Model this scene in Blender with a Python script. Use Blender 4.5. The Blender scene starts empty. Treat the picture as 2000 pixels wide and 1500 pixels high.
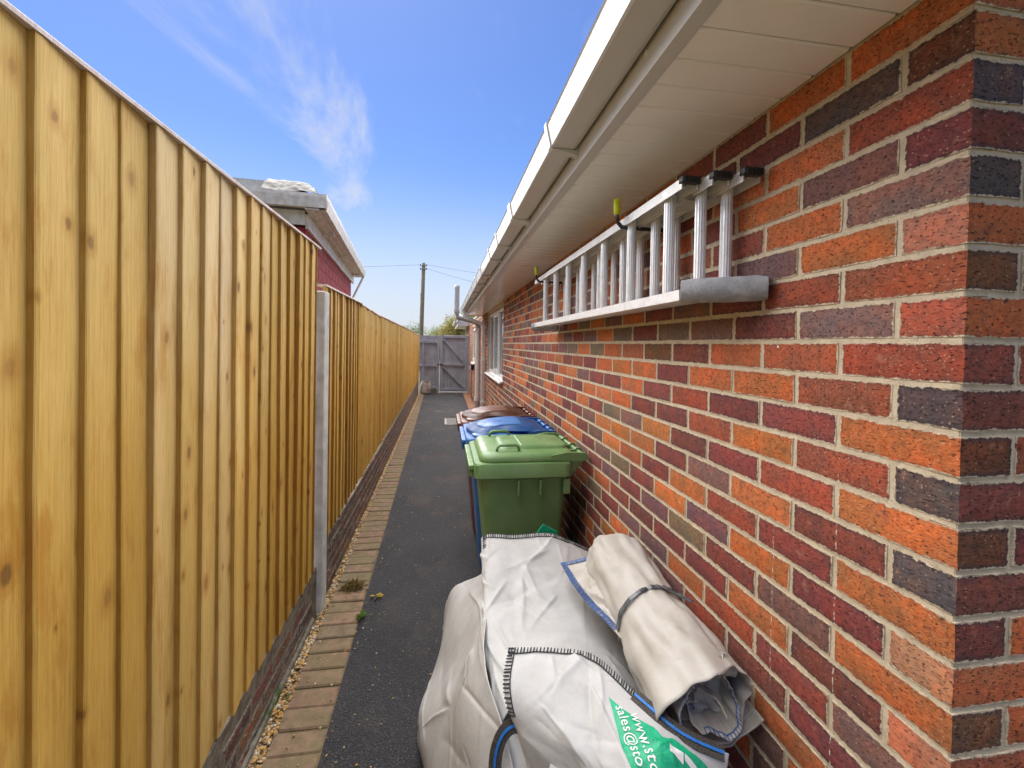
import bpy, bmesh, math, random
from mathutils import Vector, Matrix, noise
from mathutils.bvhtree import BVHTree
R = math.radians
rnd = random.Random(7)
scene = bpy.context.scene
COL = scene.collection

# ------------------------------------------------------------------ camera
cam_d = bpy.data.cameras.new('camera'); cam = bpy.data.objects.new('camera', cam_d); COL.objects.link(cam)
cam_d.sensor_fit = 'HORIZONTAL'; cam_d.sensor_width = 36.0; cam_d.lens = 846.0/2000*36
cam_d.shift_y = -63.7/2000; cam_d.clip_start = 0.02; cam_d.clip_end = 4000
cam.matrix_world = Matrix.Translation((0, 0, 1.61)) @ (Matrix.Rotation(R(-8.90), 4, 'Z') @ Matrix.Rotation(R(90-0.865), 4, 'X') @ Matrix.Rotation(R(1.0), 4, 'Z'))
scene.camera = cam

# ------------------------------------------------------------------ world, sun, exposure
SUN_EL, SUN_AZ = 62.0, 335.0            # azimuth measured clockwise from +Y (the far end of the alley)
w = bpy.data.worlds.new('World'); scene.world = w; w.use_nodes = True
nt = w.node_tree; nt.nodes.clear()
def N(t, **k):
    n = nt.nodes.new(t)
    for a, b in k.items(): setattr(n, a, b)
    return n
wo = N('ShaderNodeOutputWorld'); bg = N('ShaderNodeBackground'); bg.inputs['Strength'].default_value = 0.050
sky = N('ShaderNodeTexSky'); sky.sky_type = 'NISHITA'; sky.sun_disc = False
sky.sun_elevation = R(SUN_EL); sky.sun_rotation = R(SUN_AZ); sky.air_density = 1.0; sky.dust_density = 0.4; sky.ozone_density = 3.0
tc = N('ShaderNodeTexCoord'); sep = N('ShaderNodeSeparateXYZ'); nt.links.new(tc.outputs['Generated'], sep.inputs[0])
def M2(op, a, b=None, clamp=False):
    m = N('ShaderNodeMath'); m.operation = op; m.use_clamp = clamp
    for i, q in enumerate((a, b)):
        if q is None: continue
        if isinstance(q, (int, float)): m.inputs[i].default_value = q
        else: nt.links.new(q, m.inputs[i])
    return m.outputs[0]
zz = M2('MAXIMUM', sep.outputs['Z'], 0.0); den = M2('ADD', zz, 0.14)
cx = M2('DIVIDE', sep.outputs['X'], den); cy = M2('DIVIDE', sep.outputs['Y'], den)
cmb = N('ShaderNodeCombineXYZ'); nt.links.new(cx, cmb.inputs[0]); nt.links.new(cy, cmb.inputs[1])
mp = N('ShaderNodeMapping'); mp.inputs['Rotation'].default_value = (0, 0, R(35)); mp.inputs['Scale'].default_value = (1.25, 0.50, 1); mp.inputs['Location'].default_value = (5.2, 2.2, 0)
nt.links.new(cmb.outputs[0], mp.inputs[0])
n1 = N('ShaderNodeTexNoise'); n1.inputs['Scale'].default_value = 1.1; n1.inputs['Detail'].default_value = 9; n1.inputs['Roughness'].default_value = 0.62; n1.inputs['Distortion'].default_value = 1.0
nt.links.new(mp.outputs[0], n1.inputs['Vector'])
cr = N('ShaderNodeMapRange'); cr.inputs[1].default_value = 0.49; cr.inputs[2].default_value = 0.76; cr.inputs[3].default_value = 0; cr.inputs[4].default_value = 0.9; cr.clamp = True; cr.interpolation_type = 'SMOOTHSTEP'
nt.links.new(n1.outputs['Fac'], cr.inputs[0])
hz = N('ShaderNodeMapRange'); hz.inputs[1].default_value = 0.0; hz.inputs[2].default_value = 0.40; hz.inputs[3].default_value = 0.93; hz.inputs[4].default_value = 0.0; hz.interpolation_type = 'SMOOTHSTEP'
nt.links.new(zz, hz.inputs[0])
fac = M2('MAXIMUM', cr.outputs[0], hz.outputs[0])
mixc = N('ShaderNodeMix'); mixc.data_type = 'RGBA'
nt.links.new(fac, mixc.inputs[0])
hsv = N('ShaderNodeHueSaturation'); hsv.inputs['Hue'].default_value = 0.513; hsv.inputs['Saturation'].default_value = 1.22; hsv.inputs['Value'].default_value = 1.0
nt.links.new(sky.outputs[0], hsv.inputs['Color']); nt.links.new(hsv.outputs[0], mixc.inputs[6])
mixc.inputs[7].default_value = (4.1, 4.35, 4.95, 1)
nt.links.new(mixc.outputs[2], bg.inputs['Color']); nt.links.new(bg.outputs[0], wo.inputs['Surface'])
sd = bpy.data.lights.new('sun', 'SUN'); sd.energy = 3.7; sd.angle = R(112); sd.color = (1.0, 0.96, 0.9)
so = bpy.data.objects.new('sun', sd); COL.objects.link(so)
az = R(SUN_AZ); sdir = Vector((math.sin(az)*math.cos(R(SUN_EL)), math.cos(az)*math.cos(R(SUN_EL)), math.sin(R(SUN_EL))))
so.rotation_euler = sdir.to_track_quat('Z', 'Y').to_euler(); so.location = (0, -5, 12)
scene.view_settings.view_transform = 'Standard'; scene.view_settings.look = 'None'
scene.view_settings.gamma = 1.0; scene.view_settings.use_curve_mapping = False
scene.view_settings.exposure = 1.80

# ------------------------------------------------------------------ material helpers
class NT:
    def __init__(s, name):
        s.m = bpy.data.materials.new(name); s.m.use_nodes = True
        s.t = s.m.node_tree; s.t.nodes.clear()
        s.out = s.t.nodes.new('ShaderNodeOutputMaterial'); s.p = s.t.nodes.new('ShaderNodeBsdfPrincipled')
        s.t.links.new(s.p.outputs[0], s.out.inputs[0])
    def n(s, t, **k):
        x = s.t.nodes.new(t)
        for a, b in k.items(): setattr(x, a, b)
        return x
    def put(s, sock, v):
        if hasattr(v, 'is_linked') or hasattr(v, 'links'): s.t.links.new(v, sock)
        elif isinstance(v, (tuple, list)) and len(v) == 3 and sock.type == 'RGBA': sock.default_value = (*v, 1)
        else: sock.default_value = v
    def math(s, op, a, b=None, c=None, clamp=False):
        x = s.n('ShaderNodeMath', operation=op, use_clamp=clamp)
        for i, q in enumerate((a, b, c)):
            if q is not None: s.put(x.inputs[i], q)
        return x.outputs[0]
    def mix(s, f, a, b, bl='MIX'):
        x = s.n('ShaderNodeMix', data_type='RGBA', blend_type=bl)
        s.put(x.inputs[0], f); s.put(x.inputs[6], a); s.put(x.inputs[7], b); return x.outputs[2]
    def rng(s, v, a, b, c=0., d=1., smooth=True):
        x = s.n('ShaderNodeMapRange', interpolation_type='SMOOTHSTEP' if smooth else 'LINEAR')
        s.put(x.inputs[0], v)
        for i, q in enumerate((a, b, c, d)): s.put(x.inputs[i+1], q)
        return x.outputs[0]
    def noise(s, vec, sc, det=4, ro=.55, dist=0., dim='3D'):
        x = s.n('ShaderNodeTexNoise', noise_dimensions=dim); 
        if vec is not None: s.put(x.inputs['Vector'], vec)
        x.inputs['Scale'].default_value = sc; x.inputs['Detail'].default_value = det; x.inputs['Roughness'].default_value = ro; x.inputs['Distortion'].default_value = dist
        return x.outputs['Fac']
    def vor(s, vec, sc, feat='F1', out='Distance', rnd_=1.0):
        x = s.n('ShaderNodeTexVoronoi', feature=feat); s.put(x.inputs['Vector'], vec); x.inputs['Scale'].default_value = sc; x.inputs['Randomness'].default_value = rnd_
        return x.outputs[out]
    def pos(s): return s.n('ShaderNodeNewGeometry').outputs['Position']
    def obj(s): return s.n('ShaderNodeTexCoord').outputs['Object']
    def mapv(s, vec, sc=(1, 1, 1), loc=(0, 0, 0), rot=(0, 0, 0)):
        x = s.n('ShaderNodeMapping'); s.put(x.inputs[0], vec); x.inputs['Scale'].default_value = sc; x.inputs['Location'].default_value = loc; x.inputs['Rotation'].default_value = rot
        return x.outputs[0]
    def bump(s, h, st=.5, dist=.002, prev=None):
        x = s.n('ShaderNodeBump'); x.inputs['Strength'].default_value = st; x.inputs['Distance'].default_value = dist
        s.put(x.inputs['Height'], h)
        if prev is not None: s.t.links.new(prev, x.inputs['Normal'])
        return x.outputs[0]
    def fin(s, col, rough=.7, nrm=None, spec=.5, metal=0.):
        s.put(s.p.inputs['Base Color'], col); s.put(s.p.inputs['Roughness'], rough); s.put(s.p.inputs['Specular IOR Level'], spec); s.put(s.p.inputs['Metallic'], metal)
        if nrm is not None: s.t.links.new(nrm, s.p.inputs['Normal'])
        return s.m
MORTAR = (0.62, 0.52, 0.37)
def brick_material(name, attr, smear=0.0, dark=1.0):
    a = NT(name); P = a.pos()
    if attr: base = a.n('ShaderNodeAttribute', attribute_name='Col').outputs['Color']
    else: base = a.n('ShaderNodeObjectInfo').outputs['Color']
    big = a.noise(P, 14, 3, .6); mid = a.noise(P, 70, 4, .7)
    col = a.mix(a.rng(big, .35, .7), base, a.mix(1., base, (1.5, 1.05, .85), 'MULTIPLY'))
    col = a.mix(a.rng(mid, .38, .72, 0, .75), col, a.mix(1., col, (.55, .52, .58), 'MULTIPLY'))
    col = a.mix(a.rng(a.noise(P, 24, 5, .7), .56, .74, 0, .55), col, (.10, .055, .058))
    col = a.mix(a.rng(a.noise(P, 31, 4, .6), .60, .74, 0, .35), col, (.42, .22, .13))
    # dark pits and pale grit
    drag = a.mapv(P, (1, 1, 2.2))
    pit = a.noise(drag, 120, 3, .65)
    pitm = a.rng(pit, .58, .66); col = a.mix(a.math('MULTIPLY', pitm, .85), col, (.03, .018, .016))
    vd = a.vor(P, 170); vc = a.n('ShaderNodeTexVoronoi'); a.put(vc.inputs['Vector'], P); vc.inputs['Scale'].default_value = 170
    sx = a.n('ShaderNodeSeparateColor'); a.t.links.new(vc.outputs['Color'], sx.inputs[0])
    grit = a.math('MULTIPLY', a.rng(vd, .34, .16), a.rng(sx.outputs[0], .80, .95)); col = a.mix(a.math('MULTIPLY', grit, .55), col, (.52, .36, .22))
    # kiln dark rim and mortar smear from the edge distance
    uv = a.n('ShaderNodeUVMap', uv_map='face'); hd = a.n('ShaderNodeUVMap', uv_map='half')
    s1 = a.n('ShaderNodeSeparateXYZ'); a.t.links.new(uv.outputs[0], s1.inputs[0]); s2 = a.n('ShaderNodeSeparateXYZ'); a.t.links.new(hd.outputs[0], s2.inputs[0])
    ex = a.math('SUBTRACT', s2.outputs[0], a.math('ABSOLUTE', s1.outputs[0])); ez = a.math('SUBTRACT', s2.outputs[1], a.math('ABSOLUTE', s1.outputs[1]))
    e = a.math('MINIMUM', ex, ez); en = a.math('ADD', e, a.math('MULTIPLY', a.math('SUBTRACT', a.noise(P, 45, 4, .65), .5), .016))
    lum = a.n('ShaderNodeRGBToBW'); a.t.links.new(base, lum.inputs[0])
    rim = a.math('MULTIPLY', a.rng(en, .012, .002), a.rng(lum.outputs[0], .14, .05, .15, .85))
    col = a.mix(rim, col, (.045, .035, .04))
    en2 = a.math('ADD', e, a.math('MULTIPLY', a.math('SUBTRACT', a.noise(P, 95, 4, .7), .55), .015 + smear*.05))
    mort = a.rng(en2, .0022 + smear*.006, .0002 + smear*.004)
    mcol = a.mix(a.rng(a.noise(P, 60, 3), .3, .7), MORTAR if not smear else (.26, .22, .17), (.44, .365, .26) if not smear else (.18, .15, .12))
    col = a.mix(mort, col, mcol)
    # a few white paint and lime spots
    spot = a.math('MULTIPLY', a.rng(a.vor(P, 9), .035, .02), a.rng(a.noise(P, 3), .5, .6)); col = a.mix(spot, col, (.75, .72, .68))
    sy_ = a.n('ShaderNodeSeparateXYZ'); a.put(sy_.inputs[0], P)
    for yl, zl, zh in ((.783, .45, 1.5), (.955, .75, 1.25), (2.02, .9, 1.15)):
        dl = a.math('ABSOLUTE', a.math('SUBTRACT', sy_.outputs[1], yl)); mk = a.math('MULTIPLY', a.rng(dl, .0022, .0006), a.rng(a.noise(P, 70, 3, .7), .47, .55)); mk = a.math('MULTIPLY', mk, a.math('MULTIPLY', a.rng(sy_.outputs[2], zl, zl+.1), a.rng(sy_.outputs[2], zh, zh-.15))); col = a.mix(a.math('MULTIPLY', mk, .8), col, (.62, .56, .48))
    if smear:
        sm = a.rng(a.noise(a.mapv(P, (1, .5, 1.6)), 26, 5, .7, 1.2), .50, .68); col = a.mix(a.math('MULTIPLY', sm, .75*smear), col, (.42, .37, .30))
    if dark != 1.0: col = a.mix(1., col, (dark, dark, dark), 'MULTIPLY')
    h = a.math('ADD', a.math('MULTIPLY', pitm, -1.0), a.math('MULTIPLY', a.noise(drag, 110, 4, .7), .9))
    b = a.bump(h, .9, .0035); b = a.bump(mort, .3, .002, b)
    return a.fin(col, .88, b, .25)
MAT = {}
MAT['brick'] = brick_material('rustic_brick', False)
MAT['brick_attr'] = brick_material('rustic_brick_mixed', True)
MAT['lowbrick'] = brick_material('old_brick', False, 1.0)
MAT['lowbrick_attr'] = brick_material('old_brick_mixed', True, 1.0)
def mk_mortar():
    a = NT('mortar'); P = a.pos()
    col = a.mix(a.rng(a.noise(P, 22, 5, .6), .3, .7), MORTAR, (.48, .40, .285)); col = a.mix(a.rng(a.noise(P, 240, 2), .6, .7, 0, .5), col, (.2, .17, .13))
    return a.fin(col, .95, a.bump(a.noise(P, 130, 6, .75), .8, .004), .2)
MAT['mortar'] = mk_mortar()
def mk_wood():
    a = NT('treated_timber'); oi = a.n('ShaderNodeObjectInfo'); O = a.obj()
    off = a.n('ShaderNodeVectorMath', operation='SCALE'); off.inputs[0].default_value = (37., 91., 53.); a.t.links.new(oi.outputs['Random'], off.inputs['Scale'])
    ad = a.n('ShaderNodeVectorMath', operation='ADD'); a.put(ad.inputs[0], O); a.t.links.new(off.outputs[0], ad.inputs[1]); V = ad.outputs[0]
    base = oi.outputs['Color']
    warp = a.noise(a.mapv(V, (8, 8, 1.8)), 1.0, 2, .5)
    rings = a.n('ShaderNodeTexWave', wave_type='BANDS', bands_direction='Y', wave_profile='SIN'); a.put(rings.inputs['Vector'], a.mapv(V, (1, 1, .05))); rings.inputs['Scale'].default_value = 22; rings.inputs['Distortion'].default_value = 7.; rings.inputs['Detail'].default_value = 2; rings.inputs['Detail Scale'].default_value = .9
    fib = a.noise(a.mapv(V, (1, 1, .03)), 420, 3, .6)
    col = a.mix(a.math('MULTIPLY', rings.outputs['Fac'], .18), base, a.mix(1., base, (.72, .58, .38), 'MULTIPLY'))
    col = a.mix(a.rng(warp, .40, .72, 0, .75), col, a.mix(1., col, (1.18, 1.2, 1.35), 'MULTIPLY'))
    col = a.mix(a.rng(fib, .42, .72, 0, .65), col, a.mix(1., col, (.72, .64, .5), 'MULTIPLY'))
    blot = a.noise(a.mapv(V, (1, 1, .28)), 15, 5, .65); col = a.mix(a.rng(blot, .50, .70, 0, .75), col, a.mix(1., col, (.78, .62, .40), 'MULTIPLY'))
    sz = a.n('ShaderNodeSeparateXYZ'); a.put(sz.inputs[0], O)
    col = a.mix(a.rng(a.math('ADD', sz.outputs[2], a.math('MULTIPLY', a.math('SUBTRACT', a.noise(a.mapv(V, (1, 1, .3)), 9, 3), .5), 1.2)), .75, 1.7, 0, .85), col, a.mix(1., col, (1.16, 1.36, 2.3), 'MULTIPLY'))
    no = a.n('ShaderNodeSeparateXYZ'); a.put(no.inputs[0], a.n('ShaderNodeTexCoord').outputs['Normal']); col = a.mix(a.rng(a.math('ABSOLUTE', no.outputs[1]), .6, .85, 0, .8), col, a.mix(1., col, (.66, .55, .36), 'MULTIPLY'))  # edge faces darkened: browner sawn wood plus shade painted into the colour
    # knots: elongated cells, half of them dropped
    sk = a.n('ShaderNodeSeparateXYZ'); a.put(sk.inputs[0], V); ck = a.n('ShaderNodeCombineXYZ'); a.put(ck.inputs[0], a.math('MULTIPLY', sk.outputs[1], 9.5)); a.put(ck.inputs[1], a.math('MULTIPLY', sk.outputs[2], 6.2)); kv = ck.outputs[0]; vd = a.n('ShaderNodeTexVoronoi', voronoi_dimensions='2D'); a.put(vd.inputs['Vector'], kv); vd.inputs['Scale'].default_value = 1.
    sc = a.n('ShaderNodeSeparateColor'); a.t.links.new(vd.outputs['Color'], sc.inputs[0])
    dn = a.math('ADD', vd.outputs['Distance'], a.math('MULTIPLY', a.math('SUBTRACT', a.noise(V, 60, 2), .5), .06))
    keep = a.rng(sc.outputs[1], .64, .66); dn = a.math('DIVIDE', dn, a.math('ADD', a.math('MULTIPLY', sc.outputs[2], 1.1), .35))
    k1 = a.math('MULTIPLY', a.rng(dn, .115, .05), keep); halo = a.math('MULTIPLY', a.rng(dn, .30, .06), keep)
    col = a.mix(a.math('MULTIPLY', halo, .5), col, a.mix(1., col, (.66, .46, .25), 'MULTIPLY')); col = a.mix(a.math('MULTIPLY', k1, a.math('ADD', .25, a.math('MULTIPLY', sc.outputs[0], .5))), col, (.14, .065, .022))
    h = a.math('ADD', a.math('MULTIPLY', fib, .5), a.math('MULTIPLY', a.noise(a.mapv(V, (1, 1, .4)), 160, 4, .7), .6))
    return a.fin(col, .75, a.bump(h, .45, .0016), .25)
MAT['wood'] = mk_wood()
def mk_simple(name, c1, c2, sc=8, rough=.6, bump=0., bsc=200, spec=.5, metal=0., bd=.001, det=4, lo=.35, hi=.65):
    a = NT(name); P = a.pos()
    col = a.mix(a.rng(a.noise(P, sc, det, .6), lo, hi), c1, c2)
    rg = a.rng(a.noise(P, sc*2.3, 3), .3, .7, rough*.85, min(1., rough*1.15))
    return a.fin(col, rg, a.bump(a.noise(P, bsc, 4, .6), bump, bd) if bump else None, spec, metal)
def mk_upvc():
    a = NT('white_upvc'); P = a.pos()
    col = a.mix(a.rng(a.noise(P, 5, 4, .6), .4, .8, 0, .35), (.58, .575, .555), (.51, .49, .44))
    d = a.rng(a.noise(a.mapv(P, (1, .25, 1)), 60, 5, .75), .60, .80, 0, .35); col = a.mix(d, col, (.40, .34, .27))
    return a.fin(col, .30, a.bump(a.noise(P, 9, 2), .05, .004), .5)
MAT['soffit'] = mk_simple('glossy_soffit_upvc', (.95, .94, .915), (.91, .895, .86), 1.2, .16, .03, 6, .5, bd=.004)
MAT['upvc'] = mk_upvc()
MAT['upvc_clean'] = mk_simple('clean_upvc', (.82, .82, .80), (.74, .74, .71), 6, .25)
MAT['grey_pipe'] = mk_simple('grey_pipe_plastic', (.44, .45, .45), (.36, .37, .37), 9, .35)
def mk_asphalt():
    a = NT('asphalt'); P = a.pos()
    n = a.noise(P, 170, 3, .65); vn = a.n('ShaderNodeTexVoronoi'); a.put(vn.inputs['Vector'], P); vn.inputs['Scale'].default_value = 125; v = vn.outputs['Distance']
    sc = a.n('ShaderNodeSeparateColor'); a.t.links.new(vn.outputs['Color'], sc.inputs[0])
    col = a.mix(a.rng(a.noise(P, 1.3, 4, .6), .35, .7), (.030, .030, .034), (.046, .045, .048)); stone = a.math('MULTIPLY', a.rng(v, .55, .2), a.rng(sc.outputs[0], .35, 1.0)); col = a.mix(a.math('MULTIPLY', stone, .9), col, (.125, .125, .135)); col = a.mix(a.rng(n, .56, .68, 0, .85), col, (.009, .009, .010))
    dust = a.math('MULTIPLY', a.rng(a.noise(a.mapv(P, (1.6, 1, 1)), 1.5, 6, .65), .50, .70), a.rng(a.noise(P, 110, 3, .7), .40, .64)); col = a.mix(a.math('MULTIPLY', dust, .6), col, (.20, .15, .10))
    h = a.math('ADD', a.math('MULTIPLY', v, -1.1), a.math('MULTIPLY', n, .7))
    return a.fin(col, .75, a.bump(h, 1.0, .008), .35)
MAT['asphalt'] = mk_asphalt()
def mk_paver():
    a = NT('edging_brick'); P = a.pos(); oi = a.n('ShaderNodeObjectInfo')
    col = a.mix(a.rng(a.noise(P, 20, 4, .6), .35, .7), oi.outputs['Color'], a.mix(1., oi.outputs['Color'], (.62, .62, .62), 'MULTIPLY'))
    col = a.mix(a.rng(a.noise(P, 5, 5, .7), .42, .66, 0, .8), col, (.20, .165, .085)); col = a.mix(a.rng(a.noise(P, 11, 5, .7), .58, .70, 0, .6), col, (.07, .085, .03)); col = a.mix(a.rng(a.noise(P, 220, 2), .62, .7, 0, .6), col, (.07, .05, .04)); col = a.mix(a.rng(a.noise(P, 170, 2), .66, .72, 0, .5), col, (.45, .38, .28))
    return a.fin(col, .9, a.bump(a.noise(P, 150, 5, .75), .7, .004), .2)
MAT['paver'] = mk_paver()
def mk_attr(name, rough=.7, nsc=80, bump=.3, spec=.4, bd=.002):
    a = NT(name); P = a.pos(); c = a.n('ShaderNodeAttribute', attribute_name='Col').outputs['Color']
    col = a.mix(a.rng(a.noise(P, nsc, 3), .35, .7, 0, .6), c, a.mix(1., c, (.7, .68, .62), 'MULTIPLY'))
    return a.fin(col, rough, a.bump(a.noise(P, nsc*2, 3), bump, bd), spec)
MAT['pebble'] = mk_attr('pebble')
MAT['concrete'] = mk_simple('concrete', (.66, .65, .61), (.52, .51, .47), 14, .9, .6, 260, .2, bd=.002)
def mk_mossy():
    a = NT('mossy_concrete'); P = a.pos()
    col = a.mix(a.rng(a.noise(P, 30, 4), .3, .7), (.24, .22, .18), (.15, .14, .11)); col = a.mix(a.rng(a.noise(P, 6, 5, .7), .5, .62, 0, .9), col, (.055, .085, .018))
    return a.fin(col, .95, a.bump(a.noise(P, 160, 5, .7), .8, .005), .15)
MAT['moss'] = mk_mossy()
MAT['earth'] = mk_simple('earth', (.11, .09, .06), (.07, .075, .035), 3, .95, .6, 60, .2, bd=.01)
def mk_alu():
    a = NT('aluminium'); P = a.pos()
    col = a.mix(a.rng(a.noise(a.mapv(P, (1, 1, 1)), 25, 5, .7), .45, .75, 0, .6), (.78, .78, .77), (.55, .54, .52)); col = a.mix(a.rng(a.noise(P, 120, 4, .7), .66, .74, 0, .7), col, (.33, .29, .26))
    return a.fin(col, a.rng(a.noise(P, 40, 3), .3, .7, .34, .55), a.bump(a.noise(P, 200, 3), .1, .001), .5, .55)
MAT['alu'] = mk_alu()
MAT['black'] = mk_simple('black_plastic', (.012, .012, .013), (.022, .022, .022), 40, .45, .2)
MAT['black_steel'] = mk_simple('black_coated_steel', (.012, .012, .013), (.03, .03, .03), 30, .4)
MAT['yellow'] = mk_simple('yellow_rubber', (.62, .66, .01), (.50, .55, .01), 30, .5)
MAT['foam'] = mk_simple('grey_pipe_foam', (.30, .305, .31), (.40, .405, .41), 30, .9, .9, 170, .2, bd=.004)
def mk_plastic(name, c, fade):
    a = NT(name); P = a.pos()
    col = a.mix(a.rng(a.noise(P, 5, 4, .6), .35, .7, 0, .7), c, fade); col = a.mix(a.rng(a.noise(a.mapv(P, (1, 1, .35)), 30, 5, .75), .55, .75, 0, .4), col, (.20, .18, .14))
    scr = a.rng(a.noise(a.mapv(P, (6, 1, .6), rot=(0, 0, .4)), 60, 2), .70, .74, 0, .35); col = a.mix(scr, col, (.45, .45, .42))
    return a.fin(col, a.rng(a.noise(P, 18, 4), .3, .7, .30, .50), a.bump(a.noise(P, 330, 3), .12, .0012), .5)
MAT['bin_green'] = mk_plastic('green_bin_plastic', (.125, .235, .082), (.19, .31, .13))
MAT['bin_blue'] = mk_plastic('blue_bin_plastic', (.015, .11, .36), (.07, .19, .44))
MAT['bin_brown'] = mk_plastic('brown_bin_plastic', (.13, .048, .026), (.20, .09, .06))
MAT['rubber'] = mk_simple('rubber', (.015, .015, .015), (.025, .025, .025), 40, .85)
MAT['gate'] = mk_simple('grey_painted_timber', (.285, .31, .35), (.36, .385, .42), 5, .55, .3, 120)
MAT['brass'] = mk_simple('brass', (.55, .38, .12), (.40, .27, .08), 40, .4, metal=.9)
MAT['white_paint'] = mk_simple('white_paint', (.75, .75, .73), (.6, .59, .55), 12, .6, .2)
def mk_bag(name, c1, c2, dirt, wv=620):
    a = NT(name); P = a.pos(); uv = a.n('ShaderNodeUVMap', uv_map='weave').outputs[0]
    col = a.mix(a.rng(a.noise(P, 9, 4, .6), .35, .7), c1, c2); col = a.mix(a.rng(a.noise(P, 22, 6, .72), .56, .80, 0, dirt), col, (.36, .31, .24))
    w1 = a.n('ShaderNodeTexWave', wave_type='BANDS', bands_direction='X'); a.put(w1.inputs['Vector'], uv); w1.inputs['Scale'].default_value = wv/6.28*2
    w2 = a.n('ShaderNodeTexWave', wave_type='BANDS', bands_direction='Y'); a.put(w2.inputs['Vector'], uv); w2.inputs['Scale'].default_value = wv/6.28*2
    h = a.math('ADD', w1.outputs['Fac'], w2.outputs['Fac'])
    b = a.bump(a.noise(P, 26, 3, .5), .25, .006); b = a.bump(a.noise(P, 80, 3, .6), .15, .003, b); b = a.bump(h, .22, .0008, b)
    return a.fin(col, .5, b, .45)
MAT['bag'] = mk_bag('white_woven_polypropylene', (.50, .50, .49), (.43, .43, .415), .75)
MAT['bag_old'] = mk_bag('weathered_woven_polypropylene', (.46, .435, .39), (.39, .36, .31), 1.0)
MAT['stitch'] = mk_simple('black_thread', (.016, .016, .018), (.03, .03, .03), 90, .8)
MAT['stitch_blue'] = mk_simple('blue_thread', (.05, .10, .25), (.09, .15, .32), 90, .8)
def mk_web():
    a = NT('black_webbing'); P = a.pos(); c = a.vor(P, 330)
    return a.fin(a.mix(a.rng(c, .25, .5), (.012, .012, .013), (.075, .066, .055)), .8, a.bump(c, .5, .001), .3)
MAT['web'] = mk_web(); MAT['web_blue'] = mk_simple('blue_webbing', (.01, .13, .45), (.015, .18, .55), 120, .6, .3, 400)
MAT['green_ink'] = mk_simple('green_print', (.0, .32, .15), (.01, .40, .20), 90, .5, .3, 500)
MAT['white_ink'] = mk_simple('white_print', (.78, .78, .76), (.72, .72, .70), 90, .5, .2, 500)
MAT['strap'] = mk_simple('plastic_strapping', (.02, .022, .026), (.10, .11, .12), 18, .25)
MAT['bag_clear'] = mk_simple('cloudy_plastic_film', (.62, .58, .55), (.36, .25, .17), 7, .2, .5, 30, bd=.01)
def mk_glass():
    a = NT('window_glass'); P = a.pos(); return a.fin(a.mix(a.rng(a.noise(P, 1.2, 3), .4, .6), (.10, .12, .12), (.16, .18, .17)), .03, None, 1.0)
MAT['glass'] = mk_glass()
MAT['red_block'] = mk_simple('red_masonry_paint', (.30, .030, .040), (.23, .024, .032), 6, .8, .7, 150, .25, bd=.004)
MAT['felt'] = mk_simple('mineral_felt', (.05, .055, .058), (.21, .22, .22), 130, .95, .8, 170, .15, bd=.006, det=2, lo=.45, hi=.58)
MAT['old_upvc'] = mk_simple('weathered_upvc', (.72, .70, .66), (.54, .51, .46), 9, .5, .2, 60, det=6)
MAT['tarp'] = mk_simple('grubby_tarpaulin', (.20, .185, .16), (.13, .12, .10), 6, .6, .3, 60, bd=.004)
MAT['pole'] = mk_simple('weathered_pole_timber', (.22, .19, .13), (.16, .135, .095), 6, .9, .5, 60)
MAT['bark'] = mk_simple('bark', (.10, .08, .055), (.06, .05, .035), 8, .95, .6, 30)
def mk_leaf():
    a = NT('leaf'); c = a.n('ShaderNodeAttribute', attribute_name='Col').outputs['Color']
    a.put(a.p.inputs['Base Color'], c); a.p.inputs['Roughness'].default_value = .6
    tr = a.n('ShaderNodeBsdfTranslucent'); a.t.links.new(a.mix(1., c, (1.5, 1.6, .7), 'MULTIPLY'), tr.inputs['Color']); mx = a.n('ShaderNodeMixShader'); mx.inputs[0].default_value = .35
    a.t.links.new(a.p.outputs[0], mx.inputs[1]); a.t.links.new(tr.outputs[0], mx.inputs[2]); a.t.links.new(mx.outputs[0], a.out.inputs[0]); return a.m
MAT['leaf'] = mk_leaf()
MAT['tile'] = mk_simple('roof_tile', (.12, .075, .055), (.08, .055, .045), 6, .85, .4, 90)
MAT['ivory'] = mk_simple('ceramic', (.6, .58, .52), (.5, .48, .42), 30, .4)
MAT['galv'] = mk_simple('galvanised_grating', (.30, .29, .27), (.22, .21, .19), 20, .6, .3, metal=.4)

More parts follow.
